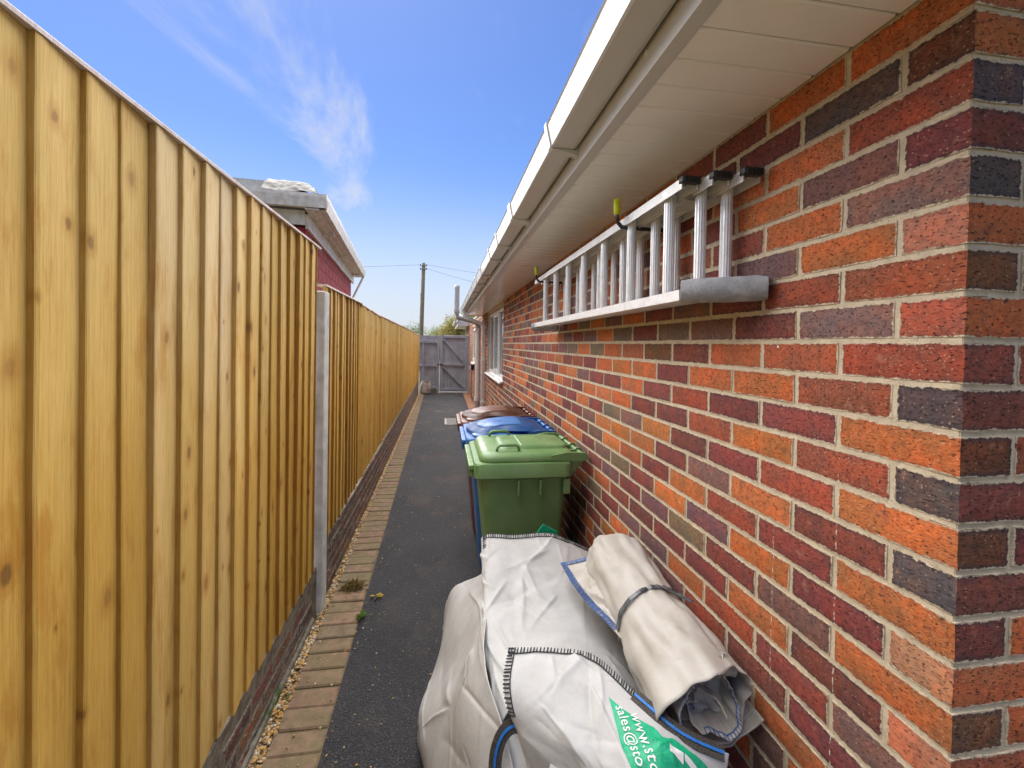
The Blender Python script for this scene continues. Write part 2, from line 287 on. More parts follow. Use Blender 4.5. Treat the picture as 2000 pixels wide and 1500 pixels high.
# ------------------------------------------------------------------ mesh helpers
ORIG = {}
class MB:
    def __init__(s): s.v = []; s.f = []; s.c = []; s.uv = None; s.col = (1, 1, 1)
    def add(s, vs, fs):
        o = len(s.v); s.v += [tuple(q) for q in vs]; s.f += [tuple(i+o for i in q) for q in fs]; s.c += [s.col]*len(fs); return s
    def box(s, x0, x1, y0, y1, z0, z1):
        return s.add([(x0, y0, z0), (x1, y0, z0), (x1, y1, z0), (x0, y1, z0), (x0, y0, z1), (x1, y0, z1), (x1, y1, z1), (x0, y1, z1)],
                     [(0, 3, 2, 1), (4, 5, 6, 7), (0, 1, 5, 4), (1, 2, 6, 5), (2, 3, 7, 6), (3, 0, 4, 7)])
    def cbox(s, x0, x1, y0, y1, z0, z1, b=.004):       # chamfered box
        bm = bmesh.new(); bmesh.ops.create_cube(bm, size=1.0)
        for q in bm.verts: q.co = Vector((x0+(q.co.x+.5)*(x1-x0), y0+(q.co.y+.5)*(y1-y0), z0+(q.co.z+.5)*(z1-z0)))
        bmesh.ops.bevel(bm, geom=bm.edges[:], offset=b, segments=2, profile=.5, affect='EDGES')
        return s.bm(bm)
    def bm(s, bm):
        bm.verts.ensure_lookup_table(); bm.verts.index_update()
        s.add([q.co[:] for q in bm.verts], [[q.index for q in f.verts] for f in bm.faces]); bm.free(); return s
    def loft(s, rings, cap0=True, cap1=True):
        n = len(rings[0]); vs = [p for r in rings for p in r]; fs = []
        for i in range(len(rings)-1):
            for j in range(n):
                k = (j+1) % n; fs.append((i*n+j, i*n+k, (i+1)*n+k, (i+1)*n+j))
        if cap0: fs.append(tuple(reversed(range(n))))
        if cap1: fs.append(tuple((len(rings)-1)*n+j for j in range(n)))
        return s.add(vs, fs)
    def tube(s, path, r, n=12, flat=1.0, up=None):
        path = [Vector(p) for p in path]; rings = []
        for i, p in enumerate(path):
            t = (path[min(i+1, len(path)-1)]-path[max(i-1, 0)]).normalized()
            u = Vector(up) if up is not None else (Vector((0, 0, 1)) if abs(t.z) < .9 else Vector((0, 1, 0)))
            a = t.cross(u).normalized(); b = a.cross(t).normalized(); rr = r[i] if isinstance(r, (list, tuple)) else r
            rings.append([p+a*(math.cos(q)*rr)+b*(math.sin(q)*rr*flat) for q in (2*math.pi*j/n for j in range(n))])
        return s.loft(rings)
    def extr(s, prof, axis, a0, a1):                  # polygon profile extruded along an axis
        def P(p, a): return {'x': (a, p[0], p[1]), 'y': (p[0], a, p[1]), 'z': (p[0], p[1], a)}[axis]
        return s.loft([[P(p, a0) for p in prof], [P(p, a1) for p in prof]])
    def bar(s, a, b, wd, th, up=(0, 0, 1)):           # rectangular bar from a to b
        a = Vector(a); b = Vector(b); t = (b-a).normalized(); x = t.cross(Vector(up)).normalized(); y = x.cross(t)
        r = lambda p: [p+x*wd/2+y*th/2, p-x*wd/2+y*th/2, p-x*wd/2-y*th/2, p+x*wd/2-y*th/2]
        return s.loft([r(a), r(b)])
def obj(name, mb, mat, parent=None, smooth=False, kind=None, label=None, col=None, angle=None):
    me = bpy.data.meshes.new(name); o0 = Vector(ORIG.get(parent.name, (0, 0, 0))) if parent else Vector((0, 0, 0))
    me.from_pydata([Vector(q)-o0 for q in mb.v], [], mb.f)
    me.update()
    bm = bmesh.new(); bm.from_mesh(me); bmesh.ops.recalc_face_normals(bm, faces=bm.faces[:]); bm.to_mesh(me); bm.free()
    if any(c != (1, 1, 1) for c in mb.c):
        ca = me.color_attributes.new('Col', 'FLOAT_COLOR', 'CORNER'); buf = []
        for p in me.polygons: buf += [*mb.c[p.index], 1.0]*p.loop_total
        ca.data.foreach_set('color', buf)
    if isinstance(mat, str): mat = MAT[mat]
    me.materials.append(mat)
    if smooth: 
        me.polygons.foreach_set('use_smooth', [True]*len(me.polygons))
        if angle: me.set_sharp_from_angle(angle=R(angle))
    o = bpy.data.objects.new(name, me); COL.objects.link(o)
    if parent is not None: o.parent = parent; ORIG[o.name] = tuple(o0)
    if kind: o['kind'] = kind
    if label: o['label'] = label
    if col: o.color = (*col, 1)
    return o
def thing(name, label, cat, loc=(0, 0, 0), group=None, rotz=0., local=False):
    o = bpy.data.objects.new(name, None); COL.objects.link(o); o.location = loc; o.rotation_euler = (0, 0, rotz); o.empty_display_size = .1
    o['label'] = label; o['category'] = cat
    if group: o['group'] = group
    ORIG[o.name] = (0, 0, 0) if local else tuple(loc); return o
def tag(o, label, cat, group=None):
    o['label'] = label; o['category'] = cat
    if group: o['group'] = group
    return o
def inst(name, me, loc, parent, col=None, rot=(0, 0, 0), scale=None):
    o = bpy.data.objects.new(name, me); COL.objects.link(o); o.parent = parent
    o.location = Vector(loc)-Vector(ORIG.get(parent.name, (0, 0, 0))); o.rotation_euler = rot
    if scale: o.scale = scale
    if col: o.color = (*col, 1)
    return o
def nz(x, y, z): return noise.noise(Vector((x, y, z)))

# ------------------------------------------------------------------ ground
def edge_x(y): return -.455-.0125*(y-2)          # left edge of the asphalt
def fence_x(y): return -.72-.0055*max(0, y-2.7)  # face of the fence boards
g = MB(); g.add([(-400, -60, -.03), (400, -60, -.03), (400, 900, -.03), (-400, 900, -.03)], [(0, 1, 2, 3)]); obj('ground', g, 'earth', kind='structure')
p = MB(); vs = []; fs = []
ys = [-3+i*.25 for i in range(int(20/.25)+1)]
for y in ys: vs += [(edge_x(y)+nz(0, y*6, 0)*.006, y, 0), (.82, y, 0)]
for i in range(len(ys)-1): fs.append((2*i, 2*i+1, 2*i+3, 2*i+2))
p.add(vs, fs); obj('path', p, 'asphalt', kind='structure')
p = MB(); p.box(.15, .40, 9.6, 14.1, -.02, .005); obj('path_patch', p, 'asphalt', kind='structure')
p = MB(); p.box(-1.2, -.40, -3, 17, -.04, -.004); MAT['sand'] = mk_simple('jointing_sand', (.20, .155, .09), (.13, .115, .06), 30, .95, .6, 200, .2, bd=.004); obj('gravel_bed', p, 'sand', kind='structure')
# edging bricks
def slab_mesh(lx, ly, h, b, jit, seed):
    r = random.Random(seed); bm = bmesh.new(); bmesh.ops.create_cube(bm, size=1)
    for q in bm.verts: q.co = Vector((q.co.x*lx+r.uniform(-jit, jit), q.co.y*ly+r.uniform(-jit, jit), (q.co.z-.5)*h))
    bmesh.ops.bevel(bm, geom=[e for e in bm.edges if e.verts[0].co.z > -h*.5 or e.verts[1].co.z > -h*.5], offset=b, segments=1, affect='EDGES')
    me = bpy.data.meshes.new('brick'); bm.to_mesh(me); bm.free(); me.materials.append(MAT['paver']); return me
edging = bpy.data.objects.new('path_edging', None); COL.objects.link(edging); edging['kind'] = 'structure'; ORIG['path_edging'] = (0, 0, 0)
pm = [slab_mesh(.208, .1035, .06, .006, .003, i) for i in range(5)]
pc = [(.27, .185, .12), (.25, .175, .11), (.29, .19, .125), (.24, .18, .115), (.27, .17, .115)]
y = -1.; i = 0
while y < 14.0:
    inst('brick', pm[i % 5], (edge_x(y)-.108+rnd.uniform(-.003, .003), y, .006+rnd.uniform(-.003, .004)), edging, rnd.choice(pc), (rnd.uniform(-.012, .012), rnd.uniform(-.012, .012), rnd.uniform(-.02, .02)))
    y += .1128; i += 1
strip = bpy.data.objects.new('wall_edging', None); COL.objects.link(strip); strip['kind'] = 'structure'; ORIG['wall_edging'] = (0, 0, 0)
pm2 = [slab_mesh(.19, .218, .06, .005, .002, i+20) for i in range(3)]
for i in range(30): inst('brick', pm2[i % 3], (.718, 7.7+i*.2255, .012+rnd.uniform(-.002, .002)), strip, rnd.choice([(.33, .13, .085), (.30, .12, .08), (.36, .15, .10)]))
# gravel
def ico_pts():
    bm = bmesh.new(); bmesh.ops.create_icosphere(bm, subdivisions=1, radius=1); v = [q.co.copy() for q in bm.verts]; bm.verts.index_update(); f = [[q.index for q in x.verts] for x in bm.faces]; bm.free(); return v, f
IV, IF = ico_pts()
PEB = [(.50, .30, .10), (.42, .26, .10), (.55, .42, .24), (.36, .22, .09), (.48, .36, .2), (.6, .52, .4), (.30, .2, .1), (.52, .28, .07)]
def pebble(mb, x, y, z, r, rr=rnd):
    mb.col = rr.choice(PEB); sx, sy, sz = r*rr.uniform(.7, 1.3), r*rr.uniform(.7, 1.3), r*rr.uniform(.45, .8)
    m = Matrix.Rotation(rr.uniform(0, 6.3), 3, 'Z') @ Matrix.Rotation(rr.uniform(-.6, .6), 3, 'X')
    mb.add([m @ Vector((q.x*sx*rr.uniform(.85, 1.1), q.y*sy, q.z*sz))+Vector((x, y, z)) for q in IV], IF)
gv = MB()
for i in range(7000):
    y = .3+13.6*(rnd.random()**1.7); xl = fence_x(y)+.010; xr = edge_x(y)-.203
    if xr-xl < .02: xr = xl+.03
    t = rnd.random(); pebble(gv, xl+(xr-xl)*t, y, .001+rnd.uniform(-.006, .013), rnd.uniform(.005, .0105)*(1+.4*(y > 5)))
o = obj('gravel', gv, 'pebble', kind='stuff'); tag(o, 'golden gravel filling the narrow gap along the low wall', 'gravel')
st = MB()
for i in range(420):
    y = 1.0+8*rnd.random()**1.5; x = rnd.choice([edge_x(y)-rnd.uniform(0, .2), edge_x(y)+abs(rnd.gauss(0, .12)), rnd.uniform(-.4, .2)])
    pebble(st, x, y, .010 if x < edge_x(y) else .003, rnd.uniform(.0022, .006))
o = obj('loose_stones', st, 'pebble', kind='stuff'); tag(o, 'loose stray gravel scattered over path and edging', 'gravel')

# ------------------------------------------------------------------ the brick house
XW, YC, Z0, SOF, EAVE_END, YEND = .8164, .5684, 1.6301, 2.228, 9.45, 17.0
house = thing('brick_house', 'red and purple brick bungalow wall with white eaves beside the path', 'house', (XW, YC, 0))
WIN = [(6.05, 8.20, 1.09, 2.17), (11.75, 12.75, 1.09, 2.10)]
core = MB(); x0, x1 = XW+.0030, XW+.10
def panel(ya, yb, za, zb): core.box(x0, x1, ya, yb, za, zb)
cur = YC+.006
for (ya, yb, za, zb) in WIN:
    panel(cur, ya, -.05, SOF+.06); panel(ya, yb, -.05, za); panel(ya, yb, zb, SOF+.06); cur = yb
panel(cur, YEND, -.05, SOF+.06)
core.box(x1+.0005, 3.2, YC+.0045, YC+.10, -.05, SOF+.55)
core.box(x0+.001, x1+.0004, YC+.0045, YC+.0058, -.05, SOF+.55)
wall = obj('wall', core, 'mortar', house)
BC = {'O': (.43, .150, .054), 'R': (.30, .092, .052), 'M': (.195, .064, .056), 'P': (.19, .108, .102), 'D': (.105, .086, .084), 'B': (.15, .072, .040), 'T': (.19, .145, .105), 'K': (.44, .20, .115)}
POOL = 'OOOOOORRRMMMMMMMMPPPPBT'
def bcol(code, rr=rnd):
    c = BC[code]; k = rr.uniform(.85, 1.15); return (c[0]*k*rr.uniform(.94, 1.06), c[1]*k*rr.uniform(.9, 1.12), c[2]*k*rr.uniform(.9, 1.12))
def face_uv(me, lu, lv):                           # two uv layers: face position, half size (metres)
    a = me.uv_layers.new(name='face'); b = me.uv_layers.new(name='half')
    a.data.foreach_set('uv', [q for t in lu for q in t]); b.data.foreach_set('uv', [q for t in lv for q in t])
def brick_geo(L, H=.0655, D=.045, nx=8, nzz=3, seed=0, jit=.0013):
    r = random.Random(seed); vs = []; fs = []; uv = []
    for j in range(nzz+1):
        for i in range(nx+1):
            y = -L/2+L*i/nx; z = -H/2+H*j/nzz; edge = (i in (0, nx)) or (j in (0, nzz)); x = .0016+r.uniform(0, .0008) if edge else r.uniform(-.0006, .0006)
            if i in (0, nx): y += r.uniform(-jit, jit)
            if j in (0, nzz): z += r.uniform(-jit, jit)
            if i in (0, nx) and j in (0, nzz): x += .0003
            vs.append((x, y, z))
    n = nx+1
    for j in range(nzz):
        for i in range(nx): fs.append((j*n+i, (j+1)*n+i, (j+1)*n+i+1, j*n+i+1))
    ring = [i for i in range(n)]+[j*n+nx for j in range(1, nzz+1)]+[nzz*n+i for i in range(nx-1, -1, -1)]+[j*n for j in range(nzz-1, 0, -1)]
    o = len(vs); vs += [(D, vs[q][1], vs[q][2]) for q in ring]; m = len(ring)
    for k in range(m): fs.append((ring[k], ring[(k+1) % m], o+(k+1) % m, o+k))
    return vs, fs
def brick_mesh(L, seed, mat='brick'):
    vs, fs = brick_geo(L, seed=seed); me = bpy.data.meshes.new('brick'); me.from_pydata(vs, [], fs); me.update()
    lu = [(vs[me.loops[i].vertex_index][1], vs[me.loops[i].vertex_index][2]) for i in range(len(me.loops))]
    face_uv(me, lu, [(L/2, .0327)]*len(lu)); me.materials.append(MAT[mat]); return me
VAR = {}
def variant(L, k, mat='brick'):
    key = (round(L, 3), k, mat)
    if key not in VAR: VAR[key] = brick_mesh(L, hash(key[:2]) % 1000, mat)
    return VAR[key]
CODES = {8: 'OOM', 7: 'BDM', 6: 'ROK', 5: 'MPO', 4: 'POM', 3: 'KOP', 2: 'RRM', 1: 'RPM', 0: 'RRO', -1: 'DRO', -2: 'OMM', -3: 'DRO', -4: 'ORM', -5: 'DMO', -6: 'OMR', -7: 'KMO', -8: 'OPM', -9: 'KMO', -10: 'PMR'}
RET = {8: 'O', 7: 'O', 6: 'D', 5: 'M', 4: 'D', 3: 'O', 2: 'B', 1: 'O', 0: 'M', -1: 'M', -2: 'B', -3: 'M', -4: 'B', -5: 'M', -6: 'M', -7: 'O', -8: 'B', -9: 'R', -10: 'M'}
singles = []; rest = []
for k in range(-21, 9):                            # course between joint k-1 and k
    zc = Z0+.075*(k-.5); even = (k % 2 == 0); L1 = .215 if even else .1025
    y = YC+L1+.010; n = 1
    while y < YEND-.25:
        L = .215; segs = [(y, y+L)]
        for (ya, yb, za, zb) in WIN:
            if zc+.03 > za and zc-.03 < zb:
                out = []
                for a, b in segs:
                    if b <= ya or a >= yb: out.append((a, b))
                    else:
                        if a < ya-.03: out.append((a, ya))
                        if b > yb+.03: out.append((yb, b))
                segs = out
        code = CODES.get(k, '')[n:n+1] or rnd.choice(POOL)
        for a, b in segs: (singles if (b-a > .2 and y < 3.0) else rest).append((a, b, zc, code))
        y += .225; n += 1
singles.sort(key=lambda q: q[0]); keep = singles[:268]; rest += singles[268:]
for i, (a, b, zc, code) in enumerate(keep):
    inst('brick', variant(.215, rnd.randrange(10)), (XW+rnd.uniform(-.0020, .0002), (a+b)/2, zc), wall, bcol(code), (rnd.uniform(-.006, .006), 0, 0))
class UVMB(MB):
    def __init__(s): super().__init__(); s.lu = []; s.lh = []
def joined_bricks(name, items, parent, mat, near=4.6):
    vs_all = []; fs_all = []; lu = []; lh = []; cols = []
    cache = {}
    for (M, L, col, y) in items:
        key = (round(L, 3), rnd.randrange(6), y < near)
        if key not in cache: cache[key] = brick_geo(key[0], seed=hash(key) % 999, nx=8 if key[2] else 2, nzz=3 if key[2] else 2)
        vs, fs = cache[key]; o = len(vs_all)
        vs_all += [M @ Vector(q) for q in vs]
        for f in fs:
            fs_all.append(tuple(i+o for i in f))
            for i in f: lu.append((vs[i][1], vs[i][2])); lh.append((L/2, .0327)); cols.append((*col, 1))
    o0 = Vector(ORIG.get(parent.name, (0, 0, 0)))
    me = bpy.data.meshes.new(name); me.from_pydata([q-o0 for q in vs_all], [], fs_all); me.update(); face_uv(me, lu, lh)
    ca = me.color_attributes.new('Col', 'FLOAT_COLOR', 'CORNER'); ca.data.foreach_set('color', [q for c in cols for q in c])
    me.materials.append(MAT[mat]); ob = bpy.data.objects.new(name, me); COL.objects.link(ob); ob.parent = parent; ob['kind'] = 'stuff'; return ob
items = [(Matrix.Translation((XW+rnd.uniform(-.0018, .0001), (a+b)/2, zc)), b-a, bcol(code), a) for a, b, zc, code in rest]
RZ = Matrix.Rotation(R(90), 4, 'Z')
for k in range(-21, 15):                           # return (gable) face beyond the corner bricks
    zc = Z0+.075*(k-.5); x = XW+(.1025 if k % 2 == 0 else .215)+.010
    while x < 3.0:
        items.append((Matrix.Translation((x+.1075, YC+rnd.uniform(-.001, .001), zc)) @ RZ, .215, bcol(rnd.choice(POOL)), 1.)); x += .225
joined_bricks('far_bricks', items, wall, 'brick_attr')
def corner_brick(k):
    r = random.Random(k*31+5); LY, LX = (.215, .1025) if k % 2 == 0 else (.1025, .215); H = .0655; zc = Z0+.075*(k-.5)
    vs = []; fs = []; lu = []; lh = []; cc = []
    c1 = bcol(CODES.get(k, rnd.choice(POOL))[0]); c2 = bcol(RET.get(k, rnd.choice(POOL)))
    nz_ = 3; edge = [(r.uniform(.0006, .0022), r.uniform(.0006, .0022), zc-H/2+H*j/nz_+(r.uniform(-.001, .001) if j in (0, nz_) else 0)) for j in range(nz_+1)]
    def face(L, n, mk, col):
        o = len(vs); loc = []
        for j in range(nz_+1):
            for i in range(n+1):
                d = L*i/n; dd = (.0016 if (i == n or j in (0, nz_)) else r.uniform(-.0006, .0006)); z = zc-H/2+H*j/nz_
                if i == 0: vs.append((XW+edge[j][0], YC+edge[j][1], edge[j][2]))
                else: vs.append(mk(d, dd, z+(r.uniform(-.0013, .0013) if j in (0, nz_) else 0)))
                loc.append((d-L/2, z-zc))
        m = n+1
        for j in range(nz_):
            for i in range(n):
                q = (j*m+i, j*m+i+1, (j+1)*m+i+1, (j+1)*m+i); fs.append(tuple(a+o for a in q))
                for a in q: lu.append((loc[a][0] if loc[a][0] > 0 else max(loc[a][0]+.02, -L/2+.02) if loc[a][0] < -L/2+.02 else loc[a][0], loc[a][1])); lh.append((L/2, H/2)); cc.append(col)
        rim = [i for i in range(m)]+[j*m+n for j in range(1, nz_+1)]+[nz_*m+i for i in range(n-1, -1, -1)]
        o2 = len(vs); back = Vector((.045, 0, 0)) if mk is mkA else Vector((0, .045, 0))
        for q in rim: vs.append(tuple(Vector(vs[o+q])+back))
        for t in range(len(rim)-1):
            q = (o+rim[t], o+rim[t+1], o2+t+1, o2+t); fs.append(q)
            for a in (rim[t], rim[t+1], rim[t+1], rim[t]): lu.append(loc[a]); lh.append((L/2, H/2)); cc.append(col)
    mkA = lambda d, dd, z: (XW+dd, YC+d, z); mkB = lambda d, dd, z: (XW+d, YC+dd, z)
    face(LY, 8 if LY > .2 else 4, mkA, c1); face(LX, 8 if LX > .2 else 4, mkB, c2)
    o0 = Vector(ORIG['wall']) if 'wall' in ORIG else Vector((0, 0, 0))
    me = bpy.data.meshes.new('brick'); me.from_pydata([Vector(q)-o0 for q in vs], [], fs); me.update(); face_uv(me, lu, lh)
    ca = me.color_attributes.new('Col', 'FLOAT_COLOR', 'CORNER'); ca.data.foreach_set('color', [q for c in cc for q in (*c, 1)])
    me.materials.append(MAT['brick_attr']); ob = bpy.data.objects.new('brick', me); COL.objects.link(ob); ob.parent = wall
for k in range(-21, 10): corner_brick(k)
# eaves: soffit boards, fascia, gutter with brackets
def rbox(x0, x1, y0, y1, z0, z1): return MB().box(x0, x1, y0, y1, z0, z1)
sofp = obj('soffit', rbox(.478, XW+.03, .31, EAVE_END-.002, SOF+.011, SOF+.020), 'old_upvc', house)
PITCH = .0925; bw = PITCH-.0035
sb = MB(); sb.extr([(0, 0), (.0035, .003), (bw-.0035, .003), (bw, 0), (bw, .009), (0, .009)], 'x', .4795, XW-.0015)
sb.v = [(q[0]-.4795, q[1], .009-q[2] if False else q[2]) for q in sb.v]
bme = None
y = .32; 
while y < EAVE_END-.1:
    m = MB(); 
    if bme is None:
        m.extr([(0, .0035), (.0032, 0), (bw-.0032, 0), (bw, .0035), (bw, .010), (0, .010)], 'x', 0, XW-.003-.4795)
        t = obj('soffit_board', m, 'soffit', sofp); bme = t.data; t.location = Vector((.4795, y, SOF))-Vector(ORIG['soffit']); bme.transform(Matrix.Translation(Vector(ORIG['soffit'])))
    else: inst('soffit_board', bme, (.4795, y, SOF+rnd.uniform(0, .0006)), sofp)
    y += PITCH
fa = MB(); fa.loft([[(.441, yy, SOF-.004), (.476, yy, SOF-.004), (.476, yy, SOF+.006), (.4785, yy, SOF+.25), (.441, yy, SOF+.25)] for yy in (.28, EAVE_END)])
fascia = obj('fascia', fa, 'upvc', house)
fs_ = MB()
for yy in (.93, 2.05, 3.1, 4.2, 5.3, 6.4, 7.5, 8.6):
    for dz in (.045,):
        fs_ = MB(); fs_.tube([(.4415, yy, SOF+dz), (.4385, yy, SOF+dz)], .006, 10); obj('screw_cap', fs_, 'upvc_clean', fascia)
GB = 2.276
gp = [(.432, GB+.085), (.432, GB+.004), (.422, GB), (.352, GB), (.346, GB+.004), (.331, GB+.070), (.327, GB+.074), (.331, GB+.078), (.336, GB+.074), (.351, GB+.012), (.356, GB+.006), (.418, GB+.006), (.427, GB+.010), (.427, GB+.085)]
gm = MB(); gm.extr(gp, 'y', .27, EAVE_END-.35)
gut = obj('gutter', gm, 'upvc', house)
for yy in (1.445, 2.30, 2.91, 3.40, 4.20, 4.85, 5.6, 6.4, 7.2, 8.0, 8.7):
    bmb = MB(); q = [(.4405, GB+.06), (.4405, GB-.022), (.428, GB-.016), (.3505, GB-.004), (.342, GB+.003), (.3265, GB+.072), (.326, GB+.083), (.333, GB+.084), (.3325, GB+.0782), (.3292, GB+.074), (.3445, GB+.003), (.351, GB-.0015), (.4335, GB-.0015), (.4335, GB+.06)]
    wd = .028 if yy not in (2.30, 4.85) else .075
    bmb.extr(q, 'y', yy-wd/2, yy+wd/2); obj('gutter_bracket' if wd < .05 else 'gutter_union', bmb, 'upvc', gut)
ec = MB(); ec.extr([(.436, GB+.088), (.436, GB-.004), (.345, GB-.004), (.322, GB+.08)], 'y', EAVE_END-.349, EAVE_END-.33); obj('gutter_stop_end', ec, 'upvc', gut)
en = MB(); en.box(.442, XW+.02, EAVE_END+.0005, EAVE_END+.03, SOF-.01, SOF+.24); obj('eaves_end_board', en, 'upvc', house)
vent = MB(); vent.tube([(.62, 3.35, SOF+.001), (.62, 3.35, SOF-.004)], .035, 18); obj('soffit_vent', vent, 'old_upvc', sofp)
rf = MB()
for i in range(14):                                # tiled roof slope above the eaves
    xa, za = .39+i*.24, GB+.115+i*.14
    rf.add([(xa, .2, za), (xa+.26, .2, za+.1517), (xa+.26, EAVE_END, za+.1517), (xa, EAVE_END, za), (xa, .2, za-.02), (xa+.26, .2, za+.128), (xa+.26, EAVE_END, za+.128), (xa, EAVE_END, za-.02)], [(0, 1, 2, 3), (7, 6, 5, 4), (0, 4, 5, 1), (2, 6, 7, 3), (0, 3, 7, 4), (1, 5, 6, 2)])
obj('roof', rf, 'tile', house)
# further eaves beyond the gate
fe = MB(); fe.box(.47, 1.2, 14.55, 18.4, 2.235, 2.26); fe.box(.44, .47, 14.5, 18.4, 2.215, 2.42); fe.box(.471, 1.2, 14.5, 14.53, 2.215, 2.40); obj('far_eaves', fe, 'upvc', house)
fg = MB(); fg.extr([(a-.01, b+.06) for a, b in gp], 'y', 14.45, 18.4); obj('far_gutter', fg, 'upvc', house)
fr = MB()
for i in range(4):
    xa, za = .40+i*.24, 2.47+i*.14
    fr.add([(xa, 14.45, za), (xa+.26, 14.45, za+.15), (xa+.26, 18.4, za+.15), (xa, 18.4, za), (xa, 14.45, za-.03), (xa+.26, 14.45, za+.12), (xa+.26, 18.4, za+.12), (xa, 18.4, za-.03)], [(0, 1, 2, 3), (7, 6, 5, 4), (0, 4, 5, 1), (2, 6, 7, 3), (0, 3, 7, 4), (1, 5, 6, 2)])
obj('far_roof', fr, 'tile', house)
cp_ = MB(); cp_.box(XW-.02, XW+.16, EAVE_END+.031, 14.49, SOF+.061, SOF+.11); obj('coping', cp_, 'concrete', house)
# windows
def window(ya, yb, za, zb, mull):
    xr = XW+.035; W_ = obj('window', MB().box(xr+.061, xr+.075, ya, yb, za, zb), 'black', house)
    f = MB(); b = .062
    f.cbox(xr, xr+.06, ya, yb, zb-b, zb, .005); f.cbox(xr, xr+.06, ya, yb, za, za+b, .005)
    f.cbox(xr, xr+.06, ya, ya+b, za+b, zb-b, .005); f.cbox(xr, xr+.06, yb-b, yb, za+b, zb-b, .005)
    prev = ya+b; panes = []
    for m_ in mull: f.cbox(xr, xr+.06, m_-b/2, m_+b/2, za+b, zb-b, .005); panes.append((prev, m_-b/2)); prev = m_+b/2
    panes.append((prev, yb-b)); obj('frame', f, 'upvc_clean', W_)
    for i, (a, c) in enumerate(panes):
        inn = .0
        if i % 2 == 1 or len(panes) == 1:
            s = MB(); q = .05
            s.cbox(xr-.014, xr+.03, a-.01, c+.01, zb-b-q, zb-b+.01, .005); s.cbox(xr-.014, xr+.03, a-.01, c+.01, za+b-.01, za+b+q, .005); s.cbox(xr-.014, xr+.03, a-.01, a+q, za+b+q, zb-b-q, .005); s.cbox(xr-.014, xr+.03, c-q, c+.01, za+b+q, zb-b-q, .005)
            obj('sash', s, 'upvc_clean', W_); inn = q
        obj('pane', MB().box(xr+.018, xr+.026, a+inn-.005, c-inn+.005, za+b+inn-.005, zb-b-inn+.005), 'glass', W_)
    sl = MB(); sl.extr([(XW+.09, za+.012), (XW-.045, za-.006), (XW-.052, za-.012), (XW-.052, za-.034), (XW-.045, za-.034), (XW-.042, za-.026), (XW+.0, za-.024), (XW+.09, za-.024)], 'y', ya-.04, yb+.04); obj('sill', sl, 'upvc_clean', W_)
window(*WIN[0], (6.75, 7.45)); window(*WIN[1], ())
rv = MB()
for (ya, yb, za, zb) in WIN: rv.box(XW+.101, XW+.14, ya-.1, yb+.1, za-.1, zb+.1)
obj('window_void', rv, 'black', house)
# downpipes
sqp = MB()
def sqtube(mb, path, r): mb.tube([Vector(q) for q in path], r*1.36, 4, 1.0)
dp = MB(); s_ = .031
def sq(mb, path, hw, upv):
    pts = [Vector(q) for q in path]; rings = []
    for i, p_ in enumerate(pts):
        t = (pts[min(i+1, len(pts)-1)]-pts[max(i-1, 0)]).normalized(); a = Vector((0, 1, 0)); b = a.cross(t).normalized(); c = .007
        rings.append([p_+a*x+b*y for x, y in ((hw-c, hw), (hw, hw-c), (hw, -hw+c), (hw-c, -hw), (-hw+c, -hw), (-hw, -hw+c), (-hw, hw-c), (-hw+c, hw))])
    mb.loft(rings)
PY = 8.62
sq(dp, [(.385, PY, GB+.01), (.385, PY, GB-.10), (.392, PY, GB-.135), (.735, PY, 2.015), (.766, PY, 1.985), (.772, PY, 1.94), (.772, PY, .05)], .0325, None)
rain = obj('rain_pipe', dp, 'upvc_clean', house)
for zc in (1.95, 1.30, .45):
    k_ = MB(); k_.box(.735, XW+.002, PY-.037, PY+.037, zc-.02, zc+.02); k_.box(.735+.03, XW+.002, PY-.06, PY+.06, zc-.012, zc+.012); obj('pipe_clip', k_, 'upvc_clean', rain)
soil = MB(); SY = 9.55
soil.tube([(.735, SY, .03), (.735, SY, 1.95), (.728, SY, 2.02), (.70, SY, 2.075), (.66, SY, 2.10), (.33, SY, 2.19), (.29, SY, 2.215), (.265, SY, 2.26), (.26, SY, 2.33), (.26, SY, 2.84)], .055, 20)
sp = obj('soil_vent_pipe', soil, 'grey_pipe', house, True, angle=50)
so2 = MB(); so2.tube([(.735, SY, .42), (.735, SY, 1.93)], .0565, 20); so2.tube([(.735, SY, .36), (.735, SY, .44)], .066, 20); so2.tube([(.735, SY, 1.86), (.735, SY, 1.96)], .065, 20); obj('pipe_sleeve', so2, 'upvc_clean', sp, True, angle=50)
cw = MB(); cw.tube([(.26, SY, 2.83), (.26, SY, 2.86), (.26, SY, 2.90)], [.060, .060, .035], 16); obj('vent_cowl', cw, 'grey_pipe', sp, True, angle=50)
cw = MB(); cw.tube([(.26, SY, 2.30), (.26, SY, 2.36)], .064, 20); obj('pipe_collar', cw, 'grey_pipe', sp, True, angle=50)
# small wall fittings by the far window
el = thing('wall_socket_box', 'small black outdoor socket box with hanging cable by the gate', 'socket', (XW, 11.9, .95)); 
e1 = MB(); e1.cbox(XW-.09, XW-.002, 11.82, 11.98, .90, 1.06, .012); obj('casing', e1, 'black', el)
e2 = MB(); e2.tube([(XW-.05, 11.9, .9), (XW-.07, 11.91, .7), (XW-.06, 11.88, .5), (XW-.075, 11.9, .3), (XW-.03, 11.95, .1), (XW-.02, 12.4, .02)], .009, 8); obj('cable', e2, 'black', el, True)
e3 = MB(); e3.cbox(XW-.12, XW-.0905, 11.85, 11.93, .92, 1.0, .008); obj('plug', e3, 'old_upvc', el)

